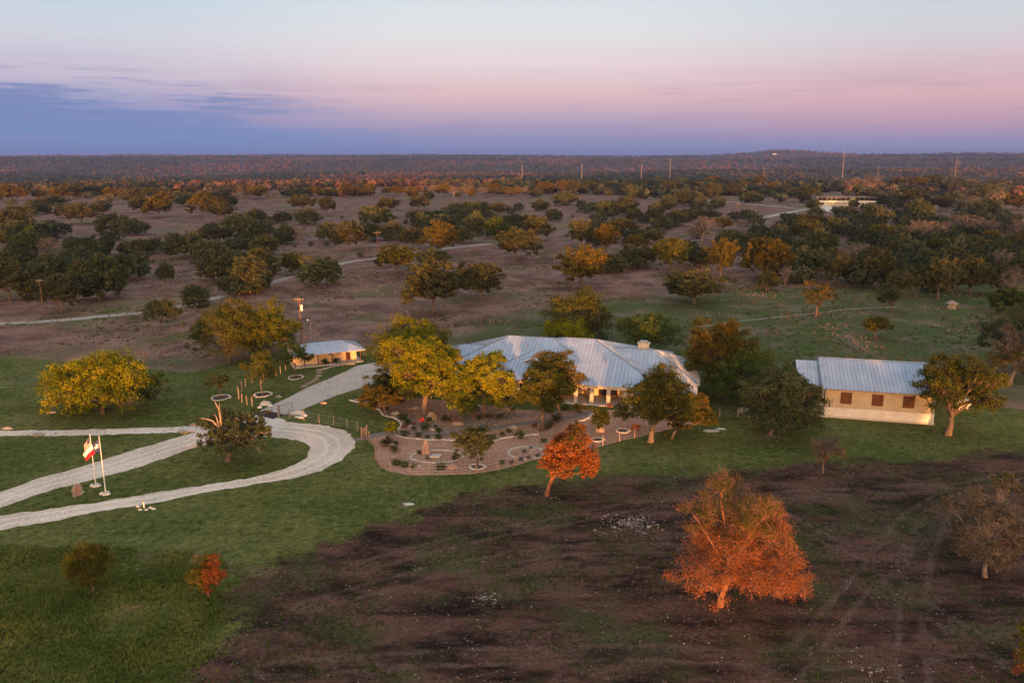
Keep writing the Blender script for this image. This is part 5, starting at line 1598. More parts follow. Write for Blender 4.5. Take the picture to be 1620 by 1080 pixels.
Z = 420 / 1620
LISTS = {
    (0, 220): [(60, 560, 170, 120, 'o'), (130, 640, 250, 130, 'd'), (150, 690, 170, 130, 'g'), (240, 690, 120, 105, 'd'), (20, 660, 110, 130, 'd'), (310, 750, 130, 150, 'b'), (50, 725, 110, 60, 'd'), (430, 690, 110, 80, 'd'),
               (560, 725, 160, 90, 'd'), (520, 650, 90, 45, 'g'), (640, 680, 100, 80, 'd'), (450, 780, 200, 110, 'd'), (100, 800, 220, 120, 'd'), (290, 850, 240, 130, 'd'), (60, 990, 260, 250, 'o'), (210, 985, 220, 190, 'd'),
               (380, 1050, 230, 230, 'o'), (560, 1000, 330, 250, 'd'), (760, 870, 270, 160, 'd'), (585, 800, 110, 70, 'd'), (612, 840, 90, 55, 'g'), (760, 712, 110, 75, 'd'), (840, 712, 160, 90, 'd'), (915, 705, 150, 90, 'd'),
               (1045, 642, 80, 60, 'd'), (1100, 735, 240, 150, 'd'), (1015, 890, 100, 125, 'o'), (1310, 640, 200, 100, 'o'), (1270, 760, 220, 130, 'd'), (1440, 700, 160, 90, 'd'), (1330, 890, 230, 190, 'd'), (1530, 940, 250, 230, 'o'),
               (1480, 810, 240, 110, 'd'), (1560, 640, 160, 110, 'd'), (1440, 960, 260, 110, 'd'), (1180, 1035, 170, 130, 'd'), (1440, 592, 200, 130, 'd'), (1550, 512, 130, 75, 'd'), (1350, 500, 150, 110, 'o'), (1235, 478, 150, 150, 'a'),
               (1320, 440, 140, 90, 'a'), (1390, 415, 110, 60, 'd'), (970, 480, 190, 120, 'a'), (865, 450, 130, 95, 'o'), (1110, 415, 120, 90, 'd'), (1010, 400, 110, 80, 'a'), (810, 395, 120, 85, 'o'), (668, 370, 85, 75, 'a'), (735, 372, 70, 70, 'a'),
               (930, 365, 130, 65, 'y'), (625, 465, 125, 85, 'o'), (500, 518, 180, 120, 'o'), (380, 485, 110, 85, 'd'), (250, 460, 100, 60, 'd'), (150, 472, 120, 60, 'd'), (60, 475, 120, 60, 'd'), (200, 420, 90, 45, 'd'), (300, 405, 150, 55, 'd'),
               (670, 582, 200, 115, 'd'), (800, 590, 160, 88, 'd'), (40, 378, 110, 95, 'a'), (135, 378, 90, 80, 'a'), (245, 370, 100, 60, 'a'), (370, 372, 110, 80, 'a'), (440, 362, 110, 80, 'a'), (520, 345, 110, 60, 'd'), (590, 345, 90, 55, 'o'),
               (1240, 385, 110, 60, 'a'), (1180, 352, 110, 55, 'o'), (1560, 362, 120, 70, 'a'), (1470, 385, 120, 60, 'b'), (1380, 365, 90, 60, 'd'), (1300, 370, 90, 50, 'd'), (60, 330, 120, 45, 'a'), (870, 350, 90, 50, 'a'), (1080, 360, 120, 60, 'a')],
    (400, 220): [(305, 437, 165, 90, 'o'), (455, 460, 120, 100, 'o'), (25, 512, 85, 75, 'd'), (170, 516, 130, 65, 'd'), (325, 526, 145, 92, 'd'), (830, 440, 140, 75, 'o'), (1015, 435, 115, 85, 'o'), (1070, 370, 62, 48, 'd'), (970, 370, 92, 72, 'a'),
                 (740, 535, 200, 115, 'd'), (590, 682, 190, 165, 'o'), (460, 632, 150, 115, 'd'), (705, 622, 130, 105, 'd'), (845, 622, 170, 105, 'd'), (975, 672, 170, 120, 'o'), (1140, 702, 220, 185, 'a'), (1275, 640, 140, 98, 'd'),
                 (1035, 545, 150, 80, 'd'), (1120, 495, 140, 55, 'd'), (1230, 452, 95, 60, 'd'), (1310, 472, 115, 82, 'g'), (1390, 472, 120, 80, 'd'), (1500, 470, 120, 78, 'o'), (1170, 565, 220, 90, 'd'), (1350, 592, 160, 130, 'd'), (1250, 525, 110, 60, 'd'),
                 (1480, 612, 140, 130, 'g'), (1590, 562, 110, 90, 'd'), (880, 822, 245, 165, 'y'), (1100, 772, 190, 90, 'd'), (1100, 1065, 380, 295, 'o'), (1390, 985, 290, 215, 'o'), (395, 912, 250, 175, 'd'), (240, 832, 150, 135, 'y'),
                 (200, 642, 130, 110, 'd'), (295, 642, 105, 100, 'b'), (50, 592, 140, 70, 'd'), (80, 705, 170, 120, 'o'), (60, 880, 200, 220, 'o'), (20, 950, 160, 150, 'd'), (575, 356, 100, 82, 'a'), (640, 352, 62, 60, 'a'), (705, 348, 85, 70, 'a'),
                 (820, 345, 65, 50, 'a'), (885, 347, 95, 68, 'a'), (310, 350, 65, 38, 'o'), (385, 352, 95, 60, 'a'), (115, 388, 110, 65, 'b'), (30, 368, 110, 70, 'a'), (1105, 350, 90, 70, 'b'), (1165, 350, 90, 72, 'a'), (1225, 352, 85, 62, 'b'),
                 (1310, 352, 90, 80, 'b'), (1335, 362, 55, 55, 'a'), (1255, 360, 48, 32, 'o'), (1470, 348, 95, 75, 'a'), (1560, 352, 75, 55, 'a'), (230, 358, 150, 50, 'd'), (480, 350, 80, 48, 'd'), (1400, 352, 90, 60, 'b'), (1615, 345, 60, 50, 'a')],
    (800, 220): [(60, 742, 280, 195, 'o'), (185, 622, 180, 138, 'o'), (70, 560, 150, 90, 'd'), (140, 545, 130, 75, 'a'), (215, 442, 95, 68, 'd'), (295, 506, 100, 74, 'd'), (362, 407, 155, 80, 'd'), (640, 322, 85, 60, 'o'), (725, 332, 80, 60, 'o'),
                 (790, 377, 105, 90, 'd'), (890, 342, 82, 48, 'd'), (995, 332, 145, 75, 'o'), (855, 302, 70, 50, 'd'), (240, 340, 110, 75, 'a'), (345, 335, 110, 80, 'a'), (430, 337, 120, 75, 'o'), (515, 320, 100, 60, 'd'), (20, 342, 85, 50, 'a'), (90, 345, 85, 50, 'b'), (180, 357, 80, 50, 'd'),
                 (615, 467, 130, 85, 'd'), (730, 472, 135, 110, 'd'), (785, 502, 110, 70, 'd'), (570, 502, 100, 45, 'd'), (915, 502, 105, 105, 'd'), (1000, 432, 100, 80, 'd'), (1030, 535, 145, 90, 'd'), (960, 562, 135, 80, 'd'), (865, 512, 60, 45, 'd'),
                 (1105, 412, 125, 100, 'd'), (1192, 422, 75, 78, 'd'), (1300, 417, 92, 58, 'd'), (1240, 492, 150, 55, 'o'), (1140, 332, 125, 70, 'o'), (1255, 362, 125, 90, 'o'), (1385, 347, 95, 72, 'o'), (1475, 322, 95, 58, 'a'), (1505, 392, 118, 65, 'd'),
                 (1590, 352, 85, 52, 'd'), (1545, 292, 85, 68, 'a'), (1270, 280, 120, 60, 'a'), (1070, 280, 110, 50, 'd'), (940, 280, 100, 50, 'd'), (760, 280, 110, 45, 'd'), (1420, 285, 100, 45, 'a'),
                 (465, 662, 175, 165, 'o'), (560, 562, 80, 70, 'b'), (610, 700, 150, 170, 'a'), (720, 625, 190, 140, 'o'), (795, 690, 150, 100, 'a'), (800, 795, 250, 130, 'd'), (650, 824, 185, 110, 'd'), (460, 905, 290, 245, 'a'), (1010, 805, 235, 205, 'y'), (900, 640, 160, 90, 'o'),
                 (1130, 740, 140, 110, 'd'), (1200, 640, 210, 160, 'b'), (1380, 662, 160, 100, 'd'), (1310, 838, 190, 220, 'a'), (1200, 795, 130, 115, 'o'), (1145, 1008, 385, 205, 'o'), (1570, 850, 260, 250, 'a'), (1590, 930, 110, 80, 'o'), (1490, 690, 150, 100, 'd'),
                 (1450, 560, 120, 70, 'b'), (1560, 590, 130, 60, 'd'), (1330, 560, 120, 80, 'a')],
    (1200, 220): [(730, 532, 168, 120, 'd'), (1000, 512, 165, 130, 'd'), (540, 476, 150, 58, 'd'), (640, 392, 95, 72, 'o'), (345, 432, 90, 62, 'd'), (320, 392, 145, 100, 'd'), (588, 422, 65, 50, 'd'), (740, 410, 125, 75, 'd'), (840, 416, 85, 80, 'o'), (940, 424, 175, 120, 'o'),
                  (1110, 442, 130, 92, 'o'), (690, 330, 160, 105, 'b'), (590, 330, 140, 95, 'b'), (500, 285, 110, 45, 'b'), (330, 340, 100, 40, 'o'), (470, 315, 50, 50, 'd'), (150, 350, 130, 60, 'd'), (230, 360, 130, 60, 'd'), (90, 330, 110, 60, 'a'), (860, 310, 110, 75, 'a'), (960, 310, 130, 80, 'a'),
                  (1080, 290, 130, 80, 'd'), (1200, 270, 110, 60, 'a'), (1300, 260, 120, 60, 'b'), (1460, 285, 120, 55, 'a'), (1580, 262, 130, 60, 'd'), (1170, 340, 130, 80, 'd'), (1260, 320, 110, 60, 'd'), (1400, 370, 140, 90, 'd'), (1560, 430, 150, 90, 'a'),
                  (1420, 470, 150, 90, 'd'), (1270, 440, 130, 90, 'b'), (85, 868, 225, 255, 'a'), (400, 700, 200, 130, 'd'), (300, 640, 220, 150, 'o'), (330, 560, 180, 90, 'a'), (150, 640, 160, 110, 'd'), (720, 915, 200, 220, 'o'), (1095, 975, 220, 235, 'o'), (1212, 940, 180, 195, 'o'),
                  (1290, 942, 235, 205, 'o'), (1460, 950, 160, 180, 'o'), (860, 965, 180, 150, 'o'), (480, 890, 220, 190, 'o'), (320, 840, 240, 160, 'd'), (610, 880, 180, 170, 'd'), (960, 965, 160, 180, 'o'), (580, 765, 210, 130, 'b'), (1480, 810, 160, 130, 'b'), (1540, 990, 170, 200, 'b'),
                  (980, 640, 190, 140, 'b'), (1060, 620, 190, 120, 'b'), (1250, 580, 200, 110, 'b'), (1360, 590, 170, 100, 'b'), (740, 640, 170, 110, 'y'), (840, 640, 150, 100, 'y'), (600, 620, 150, 90, 'a'), (500, 600, 160, 110, 'd'), (1080, 700, 150, 100, 'y'), (1290, 700, 190, 110, 'o'), (1430, 640, 130, 80, 'a'),
                  (1570, 600, 120, 100, 'b'), (820, 740, 200, 120, 'o'), (960, 760, 190, 120, 'd'), (700, 770, 190, 120, 'o'), (1180, 780, 200, 130, 'o'), (1080, 830, 190, 130, 'd'), (1340, 800, 180, 100, 'o'), (420, 790, 200, 120, 'o'), (230, 740, 180, 120, 'd'), (1600, 700, 160, 120, 'o'), (1500, 700, 150, 90, 'g'),
                  (1620, 860, 170, 150, 'o'), (870, 860, 180, 120, 'd'), (1600, 1075, 260, 140, 'g'), (160, 905, 100, 130, 'b'), (60, 920, 120, 110, 'a')],
}
for (ox, oy), lst in LISTS.items():
    for zx, zb, zw, zh, kd in lst:
        field_tree(ox + zx * Z, oy + zb * Z, zw * Z, zh * Z, kd)


def shrub_at(px, py, wpx, label, mat, name='shrub', group=None, hs=1.0):
    p = G(px, py)
    k = depth(p) / FPX
    tm, cm, H0, W0 = SHRUB[tr_rng.randrange(3)]
    s = wpx * k / W0 * 1.35
    o = put_tree(name, label, 'shrub', p, tm, cm, 'bark', [mat], (s, s, s * hs), tr_rng.uniform(0, 6), group)
    return o


for px, py, w in ((100.6, 361.5, 5), (148, 379.5, 9), (162.5, 373, 7), (196, 377, 7), (187, 382, 10), (492, 390, 9), (517, 390, 9), (541, 347, 6.5), (592, 384.5, 8), (642, 356, 10), (466, 392, 5), (571, 407.5, 9), (876, 366, 8), (914, 337, 5), (897, 376, 6), (906, 345, 5)):
    shrub_at(px, py, w, 'small dark shrub dotted in the dry pasture', 'leaf_dark', group='shrubs dotted over the pasture')
for px, py, w, m, lb in ((612, 706, 20, 'leaf_dark', 'large round dark green shrub by the garden fence corner'), (624, 715, 15, 'leaf_dark', 'round green shrub below the thin sapling'), (627, 703, 8, 'leaf_dark', 'small dark shrub behind the tan boulder'),
                         (638, 664, 15, 'leaf_green', 'bright green shrub at the bend of the lawn edging'), (645, 672, 12, 'leaf_green', 'pale green shrub beside the grey pointed boulder'), (610, 650, 11, 'leaf_dark', 'dark shrub on the lawn edging below the bronze tree'),
                         (672, 680, 14, 'leaf_green', 'round sage shrub above the garden path'), (639, 677, 8, 'leaf_brown', 'small dark red shrub beside the sage shrub'), (656, 672, 6, 'leaf_brown', 'tiny dark red shrub by the red ornament'),
                         (655, 680, 8, 'leaf_dark', 'small dark mound plant left of the sage shrub'), (694, 684, 10, 'leaf_green', 'low grey-green mound at the path bend'), (689, 676, 6, 'leaf_dark', 'small green tuft on the pebble strip'),
                         (679, 667, 9, 'leaf_green', 'low green mound at the foot of the tan boulder'), (706, 667, 14, 'leaf_dark', 'dark green spreading shrub below the yellow oak'), (750, 652, 14, 'leaf_dark', 'dark shrub behind the yellow oak trunk'),
                         (641, 690, 13, 'leaf_green', 'low sage mound at the path edging start'), (662, 692, 11, 'leaf_green', 'low sage mound second along the path edging'), (676, 693.5, 8, 'leaf_green', 'small green mound third along the path edging'),
                         (694, 694.5, 11, 'leaf_green', 'low sage mound fourth along the path edging'), (716, 691, 10, 'leaf_dark', 'dark green mound where the path edging straightens'), (781, 695, 11, 'leaf_green', 'grey-green mound right of the dark garden tree'),
                         (791, 663, 12, 'leaf_dark', 'dark shrub near the upper path'), (773, 662, 11, 'leaf_dark', 'round dark shrub beside the yellow oak trunk'), (758, 664, 10, 'leaf_dark', 'small dark shrub at the upper path bend'),
                         (805, 684, 8, 'leaf_dark', 'small dark mound below the olive oak'), (795, 689, 8, 'leaf_dark', 'small mound on the long edging'), (824, 693, 15, 'leaf_green', 'bright green shrub above the white oval bed'),
                         (840, 712, 8, 'leaf_dark', 'small shrub inside the white oval bed'), (829, 716, 7, 'leaf_dark', 'low mound at the centre of the oval bed'), (809, 733, 7, 'leaf_dark', 'small shrub at the fence below the oval bed'),
                         (824, 729, 8, 'leaf_dark', 'round shrub next to the oval bed border'), (836, 726, 7, 'leaf_dark', 'small round shrub on the lower border of the oval bed'), (851, 723, 8, 'leaf_dark', 'small shrub beside the orange scorched oak'),
                         (795, 734, 9, 'leaf_green', 'low shrub by the fence left of the oval bed'), (720, 727, 14, 'leaf_olive', 'olive shrub inside the kidney-shaped border'), (676, 726, 6, 'leaf_green', 'small tuft before the standing stone'),
                         (664, 718, 8, 'leaf_dark', 'small shrub left of the standing stone'), (654, 740, 9, 'leaf_green', 'yellowish tuft beside the fence grass'), (868, 679, 16, 'leaf_dark', 'dark shrub behind the orange scorched oak'),
                         (918, 652, 18, 'leaf_dark', 'large dark shrub by the porch steps'), (880, 668, 16, 'leaf_dark', 'dark shrub below the bronze oak'), (846, 676, 10, 'leaf_brown', 'dark red shrub beside the slim orange trunk'),
                         (1006, 680, 13, 'leaf_brown', 'dark red shrub left of the tall green oak'), (965, 645, 9, 'leaf_brown', 'red-leaved shrub at the porch corner'), (514, 577, 12, 'leaf_dark', 'dark shrub below the guest house porch'),
                         (531, 575, 11, 'leaf_dark', 'dark shrub at the right post of the guest house'), (770, 705, 9, 'leaf_green', 'green tuft right of the dark garden tree'), (894, 650, 12, 'leaf_dark', 'shrub in front of the house wall by the bronze oak'),
                         (1052, 690, 12, 'leaf_olive', 'low shrub at the foot of the loose bronze-green oak'), (860, 700, 10, 'leaf_green', 'green mound uphill from the orange scorched oak')):
    shrub_at(px, py, w, lb, m, hs=.85)
# two feathery ornamental grasses by the fence
def grass_clump(px, py, w, h, label):
    p = G(px, py)
    g = np.random.default_rng(int(px))
    n = 260
    a = g.uniform(0, 6.283, n)
    d = np.stack([np.cos(a), np.sin(a), np.zeros(n)], 1)
    b = d * g.uniform(0, .35, n)[:, None] * w
    tip = b + d * (g.uniform(.15, .6, n) * w)[:, None] + np.array([0, 0, 1]) * (h * g.uniform(.6, 1, n))[:, None]
    s = np.stack([-d[:, 1], d[:, 0], d[:, 2]], 1) * .025
    V = np.stack([b - s, b + s, tip], 1).reshape(-1, 3)
    me = mesh_np('grass_clump', V, np.arange(n * 3).reshape(-1, 3), g.random(n) * .6)
    o = link('grass_clump', me, M['grass_blade'], loc=p)
    tag(o, label, 'grass')


grass_clump(627, 735, 1.1, .9, 'feathery grass clump by the garden fence, nearer the corner')
grass_clump(640, 738, 1.0, .8, 'feathery grass clump next to the corner clump')
grass_clump(697, 742, 1.2, .9, 'wide feathery grass clump between fence posts and kidney-shaped border')


# ------------------------------------------------------------------ stuff nobody could count
def in_frame(x, y, pad=60):
    d = y * math.cos(PITCH) + CAM_H * math.sin(PITCH)
    px = 810 + FPX * x / np.maximum(d, 1)
    return (px > -pad) & (px < 1620 + pad)


def blob_crowns(n_side, name, pts, seed, leafn, fs=None):
    """many small trees far away, joined: every crown a cloud of a few ragged leaf faces"""
    g = np.random.default_rng(seed)
    x, y, w, h = pts
    n = len(x)
    d = unit(g.normal(size=(n, leafn, 3)) + np.array([0, 0, .35]))
    r = g.uniform(.55, 1.0, (n, leafn, 1))
    ctr = np.stack([x, y, terrain(x, y) + h * .5], 1)[:, None, :]
    hw = np.stack([w * .5, w * .5, h * .5], 1)[:, None, :]
    pos = (ctr + d * r * hw).reshape(-1, 3)
    nr = unit(d.reshape(-1, 3) + .55 * g.normal(size=(n * leafn, 3)))
    # lumpy outline: each crown swells and shrinks with direction
    lob = 1 + .22 * np.sin(3.1 * d[..., 0] * (2 + seed % 3) + np.repeat(g.uniform(0, 6, (n, 1)), leafn, 1)) * np.cos(4.0 * d[..., 1] + 2 * d[..., 2])
    pos = (ctr + d * r * hw * lob[..., None]).reshape(-1, 3)
    sz = np.repeat(w, leafn) * (g.uniform(.32, .62, n * leafn) if fs is None else g.uniform(.5 * fs, 1.5 * fs, n * leafn))
    V, F = leaf_quads(pos, nr, sz, sz * .8, g)
    tone = np.repeat(np.clip(g.uniform(-.1, .55, n) + .9 * (vnoise(x, y * .6, 260, 60) - .35) + (.35 * (vnoise(x, y * .35, 800, 61) > .6)), 0, 1), leafn)
    return mesh_np(name, V, F, np.clip(tone + g.normal(size=n * leafn) * .13, 0, 1))


def far_woods():
    g = np.random.default_rng(90)
    # 330 m to 1.5 km: rows and thickets too many to list
    n = 16000
    y = g.uniform(520, 1700, n)
    x = g.uniform(-1, 1, n) * (y * .68 + 60)
    cover = vnoise(x, y, 130, 21) * .55 + vnoise(x, y, 48, 22) * .45
    thr = np.interp(y, [520, 640, 740, 840, 960, 1700], [.88, .85, .80, .58, .28, .22])
    thr = np.where((x > 90) & (y < 900), thr - .14, thr)
    # keep the house forecourt and tracks open
    hx, hy = FO.x, FO.y
    clear = (np.abs(x - hx - 12) < 60) & (y > hy - 190) & (y < hy + 30)
    ok = (cover > thr) & ~clear & in_frame(x, y)
    for ax, ay, aw in placed:
        if ay > 480:
            ok &= np.hypot(x - ax, y - ay) > aw * .6
    x, y = x[ok], y[ok]
    w = g.uniform(6, 12, len(x))
    me = blob_crowns(0, 'valley_woods', (x, y, w, w * g.uniform(.55, .85, len(x))), 91, 34, .45)
    tag(link('valley_woods', me, M['far_leaf']), 'mixed green and rust woods filling the valley beyond the pasture', 'woods', kind='stuff')
    # 1.6 km to the skyline
    n = 30000
    dd = 1500 * (9.0 ** g.random(n))
    x = g.uniform(-1, 1, n) * dd * .70
    y = np.sqrt(np.maximum(dd ** 2 - x ** 2, 1))
    cover = vnoise(x, y, 260, 23) * .6 + vnoise(x, y, 90, 24) * .4
    ok = (cover > .24) & in_frame(x, y)
    x, y = x[ok], y[ok]
    w = g.uniform(8, 17, len(x)) * np.interp(y, [1500, 6000, 12000], [1, 1.5, 2.2])
    me = blob_crowns(0, 'far_woods', (x, y, w, np.minimum(w * .7, 10)), 92, 10)
    tag(link('far_woods', me, M['far_leaf']), 'endless scrub woods rolling to the skyline', 'woods', kind='stuff')


far_woods()


def thickets():
    # brush between the countable trees: the dense woods beyond the workshop, the left thicket, the dark grove
    g = np.random.default_rng(97)
    X, Y, W, Hh = [], [], [], []
    for poly, n, wa, wb in (([(1180, 345), (1300, 350), (1620, 340), (1680, 470), (1500, 465), (1330, 455), (1250, 452), (1190, 400)], 150, 6, 11), ([(-40, 330), (70, 340), (180, 380), (190, 470), (80, 480), (-60, 480)], 24, 6, 10),
                            ([(270, 380), (420, 350), (470, 400), (430, 450), (330, 455)], 10, 6, 9), ([(900, 330), (1080, 320), (1200, 345), (1180, 420), (1040, 430), (930, 400)], 44, 6, 10), ([(640, 350), (830, 330), (820, 372), (650, 380)], 26, 7, 11),
                            ([(1340, 310), (1640, 290), (1640, 345), (1350, 345)], 60, 8, 14), ([(1060, 300), (1290, 290), (1290, 312), (1080, 316)], 26, 8, 13), ([(-40, 300), (420, 296), (420, 318), (-40, 332)], 40, 8, 14)):
        P = gp(poly)
        xs, ys = [p[0] for p in P], [p[1] for p in P]
        k = 0
        while k < n:
            x, y = g.uniform(min(xs), max(xs)), g.uniform(min(ys), max(ys))
            if poly_sd(np.array([x]), np.array([y]), P)[0] > 0:
                X.append(x); Y.append(y); w = g.uniform(wa, wb); W.append(w); Hh.append(w * g.uniform(.5, .8)); k += 1
    me = blob_crowns(0, 'thicket', tuple(np.array(a) for a in (X, Y, W, Hh)), 98, 420, .11)
    tag(link('thicket', me, M['thicket_leaf']), 'tangled oak brush between the countable trees', 'brush', kind='stuff')


thickets()


def blades(name, x, y, h, w, per, mat, label, seed, cat='grass', tint=None):
    g = np.random.default_rng(seed)
    n = len(x)
    X, Y, Hh, Wd = (np.repeat(a, per) for a in (x, y, h, w))
    m = n * per
    a = g.uniform(0, 6.283, m)
    r = Wd * g.uniform(0, .5, m)
    bx, by = X + np.cos(a) * r, Y + np.sin(a) * r
    tx_, ty_ = bx + np.cos(a) * Wd * g.uniform(.1, .7, m), by + np.sin(a) * Wd * g.uniform(.1, .7, m)
    hh = Hh * g.uniform(.5, 1.1, m)
    s = Wd * g.uniform(.10, .2, m)
    V = np.stack([np.stack([bx - np.sin(a) * s, by + np.cos(a) * s, np.zeros(m)], 1), np.stack([bx + np.sin(a) * s, by - np.cos(a) * s, np.zeros(m)], 1), np.stack([tx_, ty_, hh], 1)], 1).reshape(-1, 3)
    tn = np.clip((np.repeat(tint, per) if tint is not None else .45) + g.normal(size=m) * .17, 0, 1)
    me = mesh_np(name, V, np.arange(m * 3).reshape(-1, 3), tn)
    return tag(link(name, me, M[mat]), label, cat, kind='stuff')


def scatter(n, x0, x1, y0, y1, seed):
    g = np.random.default_rng(seed)
    return g.uniform(x0, x1, n), g.uniform(y0, y1, n), g


def ground_cover():
    # rough grass in the near left corner
    x, y, g = scatter(60000, -62, -2, 44, 74, 101)
    ok = in_frame(x, y, 40) & (poly_sd(x, y, SOIL) < .8 * g.normal(size=len(x)) - .2) & (poly_sd(x, y, LAWN) < 1.0 - 5 * g.random(len(x)) ** 2)
    x, y = x[ok][:20000], y[ok][:20000]
    cl = vnoise(x, y, 3.0, 32)
    blades('rough_grass', x, y, .06 + .26 * cl, .2 + .3 * cl, 6, 'rough_blade', 'tall rough grass in the unmown corner before the lawn', 102, tint=np.clip(-.15 + 1.0 * (vnoise(x, y, 5, 33) * .6 + vnoise(x, y, 1.3, 47) * .4), 0, 1))
    # sparse green regrowth on the burnt soil
    x, y, g = scatter(30000, -30, 75, 44, 92, 103)
    ok = in_frame(x, y, 40) & (poly_sd(x, y, SOIL) > .3) & (vnoise(x, y, 6, 34) * .6 + vnoise(x, y, 1.7, 35) * .4 > .52)
    x, y = x[ok][:9000], y[ok][:9000]
    blades('regrowth', x, y, g.uniform(.05, .16, len(x)), g.uniform(.15, .35, len(x)), 5, 'grass_blade', 'thin green regrowth over the burnt field', 104, tint=np.full(len(x), .18))
    # dry pasture grass
    x, y, g = scatter(70000, -190, 190, 128, 330, 105)
    ok = in_frame(x, y, 30) & (poly_sd(x, y, LAWN) < -1) & (vnoise(x, y, 9, 36) * .5 + vnoise(x, y, 3, 37) * .5 > .42)
    x, y = x[ok][:24000], y[ok][:24000]
    sz = .25 + .45 * vnoise(x, y, 7, 38)
    blades('dry_grass', x, y, sz * .7, sz * 1.3, 4, 'dry_blade', 'dry mauve-brown bunch grass of the pasture', 106, tint=np.clip(.05 + .8 * vnoise(x, y, 12, 39), 0, 1))
    # lawn: short blades and a few dry leaves, so that the turf is not a carpet
    x, y, g = scatter(60000, -75, 75, 72, 150, 109)
    ok = in_frame(x, y, 10) & (poly_sd(x, y, LAWN) > 0) & (poly_sd(x, y, SOIL) < .6)
    for dp in (gp(low_edge) + gp(in_edge), gp(up1) + gp(up2), bed):
        ok &= poly_sd(x, y, dp) < -.15 + .25 * g.normal(size=len(x))
    x, y = x[ok][:24000], y[ok][:24000]
    c2 = vnoise(x, y, 6, 43) * .6 + vnoise(x, y, 1.5, 44) * .4
    blades('lawn_grass', x, y, .05 + .07 * c2, .16 + .22 * c2, 3, 'grass_blade', 'short turf of the mown lawn', 110, tint=np.clip(-.05 + .95 * c2, 0, 1))
    # green tufts in the pasture
    x, y, g = scatter(9000, -170, 190, 125, 300, 107)
    ok = in_frame(x, y, 30) & (poly_sd(x, y, LAWN) < 1) & (vnoise(x, y, 16, 40) > .55)
    x, y = x[ok], y[ok]
    blades('green_tufts', x, y, g.uniform(.2, .5, len(x)), g.uniform(.5, 1.1, len(x)), 7, 'grass_blade', 'scattered green tufts through the dry pasture', 108, tint=np.full(len(x), .3))


def stones():
    x, y, g = scatter(30000, -30, 75, 44, 94, 111)
    sd = poly_sd(x, y, SOIL)
    ok = in_frame(x, y, 40) & (sd > .1) & (vnoise(x, y, 7, 41) * .55 + vnoise(x, y, 2.0, 42) * .45 > .42)
    x, y = x[ok][:12000], y[ok][:12000]
    s = .018 + .065 * g.random(len(x)) ** 4
    for (px, py), nn, rad, sm in (((1003, 828), 330, 1.7, .15), ((770, 945), 120, 1.1, .09), ((1392, 1060), 60, 1.5, .1), ((1217, 689), 130, 1.5, .12), ((640, 797), 60, 1.0, .09), ((1300, 745), 60, 2.0, .08), ((865, 786), 50, 1.2, .1)):
        c = G(px, py)
        rr = np.abs(g.normal(size=nn)) * rad
        aa = g.uniform(0, 6.283, nn)
        x, y = np.append(x, c.x + np.cos(aa) * rr), np.append(y, c.y + np.sin(aa) * rr * .8)
        s = np.append(s, sm * g.uniform(.4, 1.3, nn))
    n = len(x)
    base = np.array([(1, 0, 0), (0, 1, 0), (-1, 0, 0), (0, -1, 0), (0, 0, 1)], float)
    V = base[None] * (s[:, None, None] * g.uniform(.6, 1.4, (n, 5, 1))) * np.array([1, 1, .7])
    a = g.uniform(0, 6.28, n)
    ca, sa = np.cos(a)[:, None], np.sin(a)[:, None]
    V = np.stack([V[..., 0] * ca - V[..., 1] * sa + x[:, None], V[..., 0] * sa + V[..., 1] * ca + y[:, None], V[..., 2]], 2).reshape(-1, 3)
    f = np.array([(0, 1, 4), (1, 2, 4), (2, 3, 4), (3, 0, 4)])
    F = (f[None] + (np.arange(n) * 5)[:, None, None]).reshape(-1, 3)
    t = np.repeat(np.clip(g.uniform(0, 1, n), 0, 1), 4)
    tag(link('field_stones', mesh_np('field_stones', V, F, t), M['stone_bits']), 'pale stones scattered over the burnt field', 'stones', kind='stuff')
    # clods and litter of the turned soil
    x, y, g = scatter(40000, -30, 75, 44, 94, 112)
    ok = in_frame(x, y, 40) & (poly_sd(x, y, SOIL) > -.4 + .5 * g.normal(size=len(x))) & (vnoise(x, y, 5, 45) * .5 + vnoise(x, y, 1.4, 46) * .5 > .40)
    x, y = x[ok][:14000], y[ok][:14000]
    n = len(x)
    s = .03 + .10 * g.random(n) ** 2
    V = base[None] * (s[:, None, None] * g.uniform(.5, 1.5, (n, 5, 1))) * np.array([1, 1, .55])
    V = V + np.stack([x, y, np.zeros(n)], 1)[:, None, :]
    F = (f[None] + (np.arange(n) * 5)[:, None, None]).reshape(-1, 3)
    tag(link('soil_clods', mesh_np('soil_clods', V.reshape(-1, 3), F, np.repeat(g.random(n), 4)), M['clods']), 'dark clods and litter of the burnt field', 'soil', kind='stuff')
    # river pebbles in the garden's dry stream
    pts = spline(gp([(620, 652), (645, 662), (662, 672), (690, 678), (722, 682), (748, 676), (775, 668), (800, 660), (830, 655), (900, 656)]), 10)
    P = np.array([(p.x, p.y) for p in pts])
    i = g.integers(0, len(P), 2600)
    x = P[i, 0] + g.normal(size=2600) * .8
    y = P[i, 1] + g.normal(size=2600) * .9
    n = len(x)
    s = g.uniform(.05, .17, n)
    V = base[None] * (s[:, None, None] * g.uniform(.7, 1.3, (n, 5, 1))) * np.array([1, 1, .6])
    V = V + np.stack([x, y, np.full(n, .012)], 1)[:, None, :]
    F = (f[None] + (np.arange(n) * 5)[:, None, None]).reshape(-1, 3)
    t = np.repeat(np.clip(g.uniform(.3, 1, n), 0, 1), 4)
    tag(link('river_pebbles', mesh_np('river_pebbles', V.reshape(-1, 3), F, t), M['stone_bits']), 'grey river pebbles in the dry stream of the garden', 'pebbles', kind='stuff')


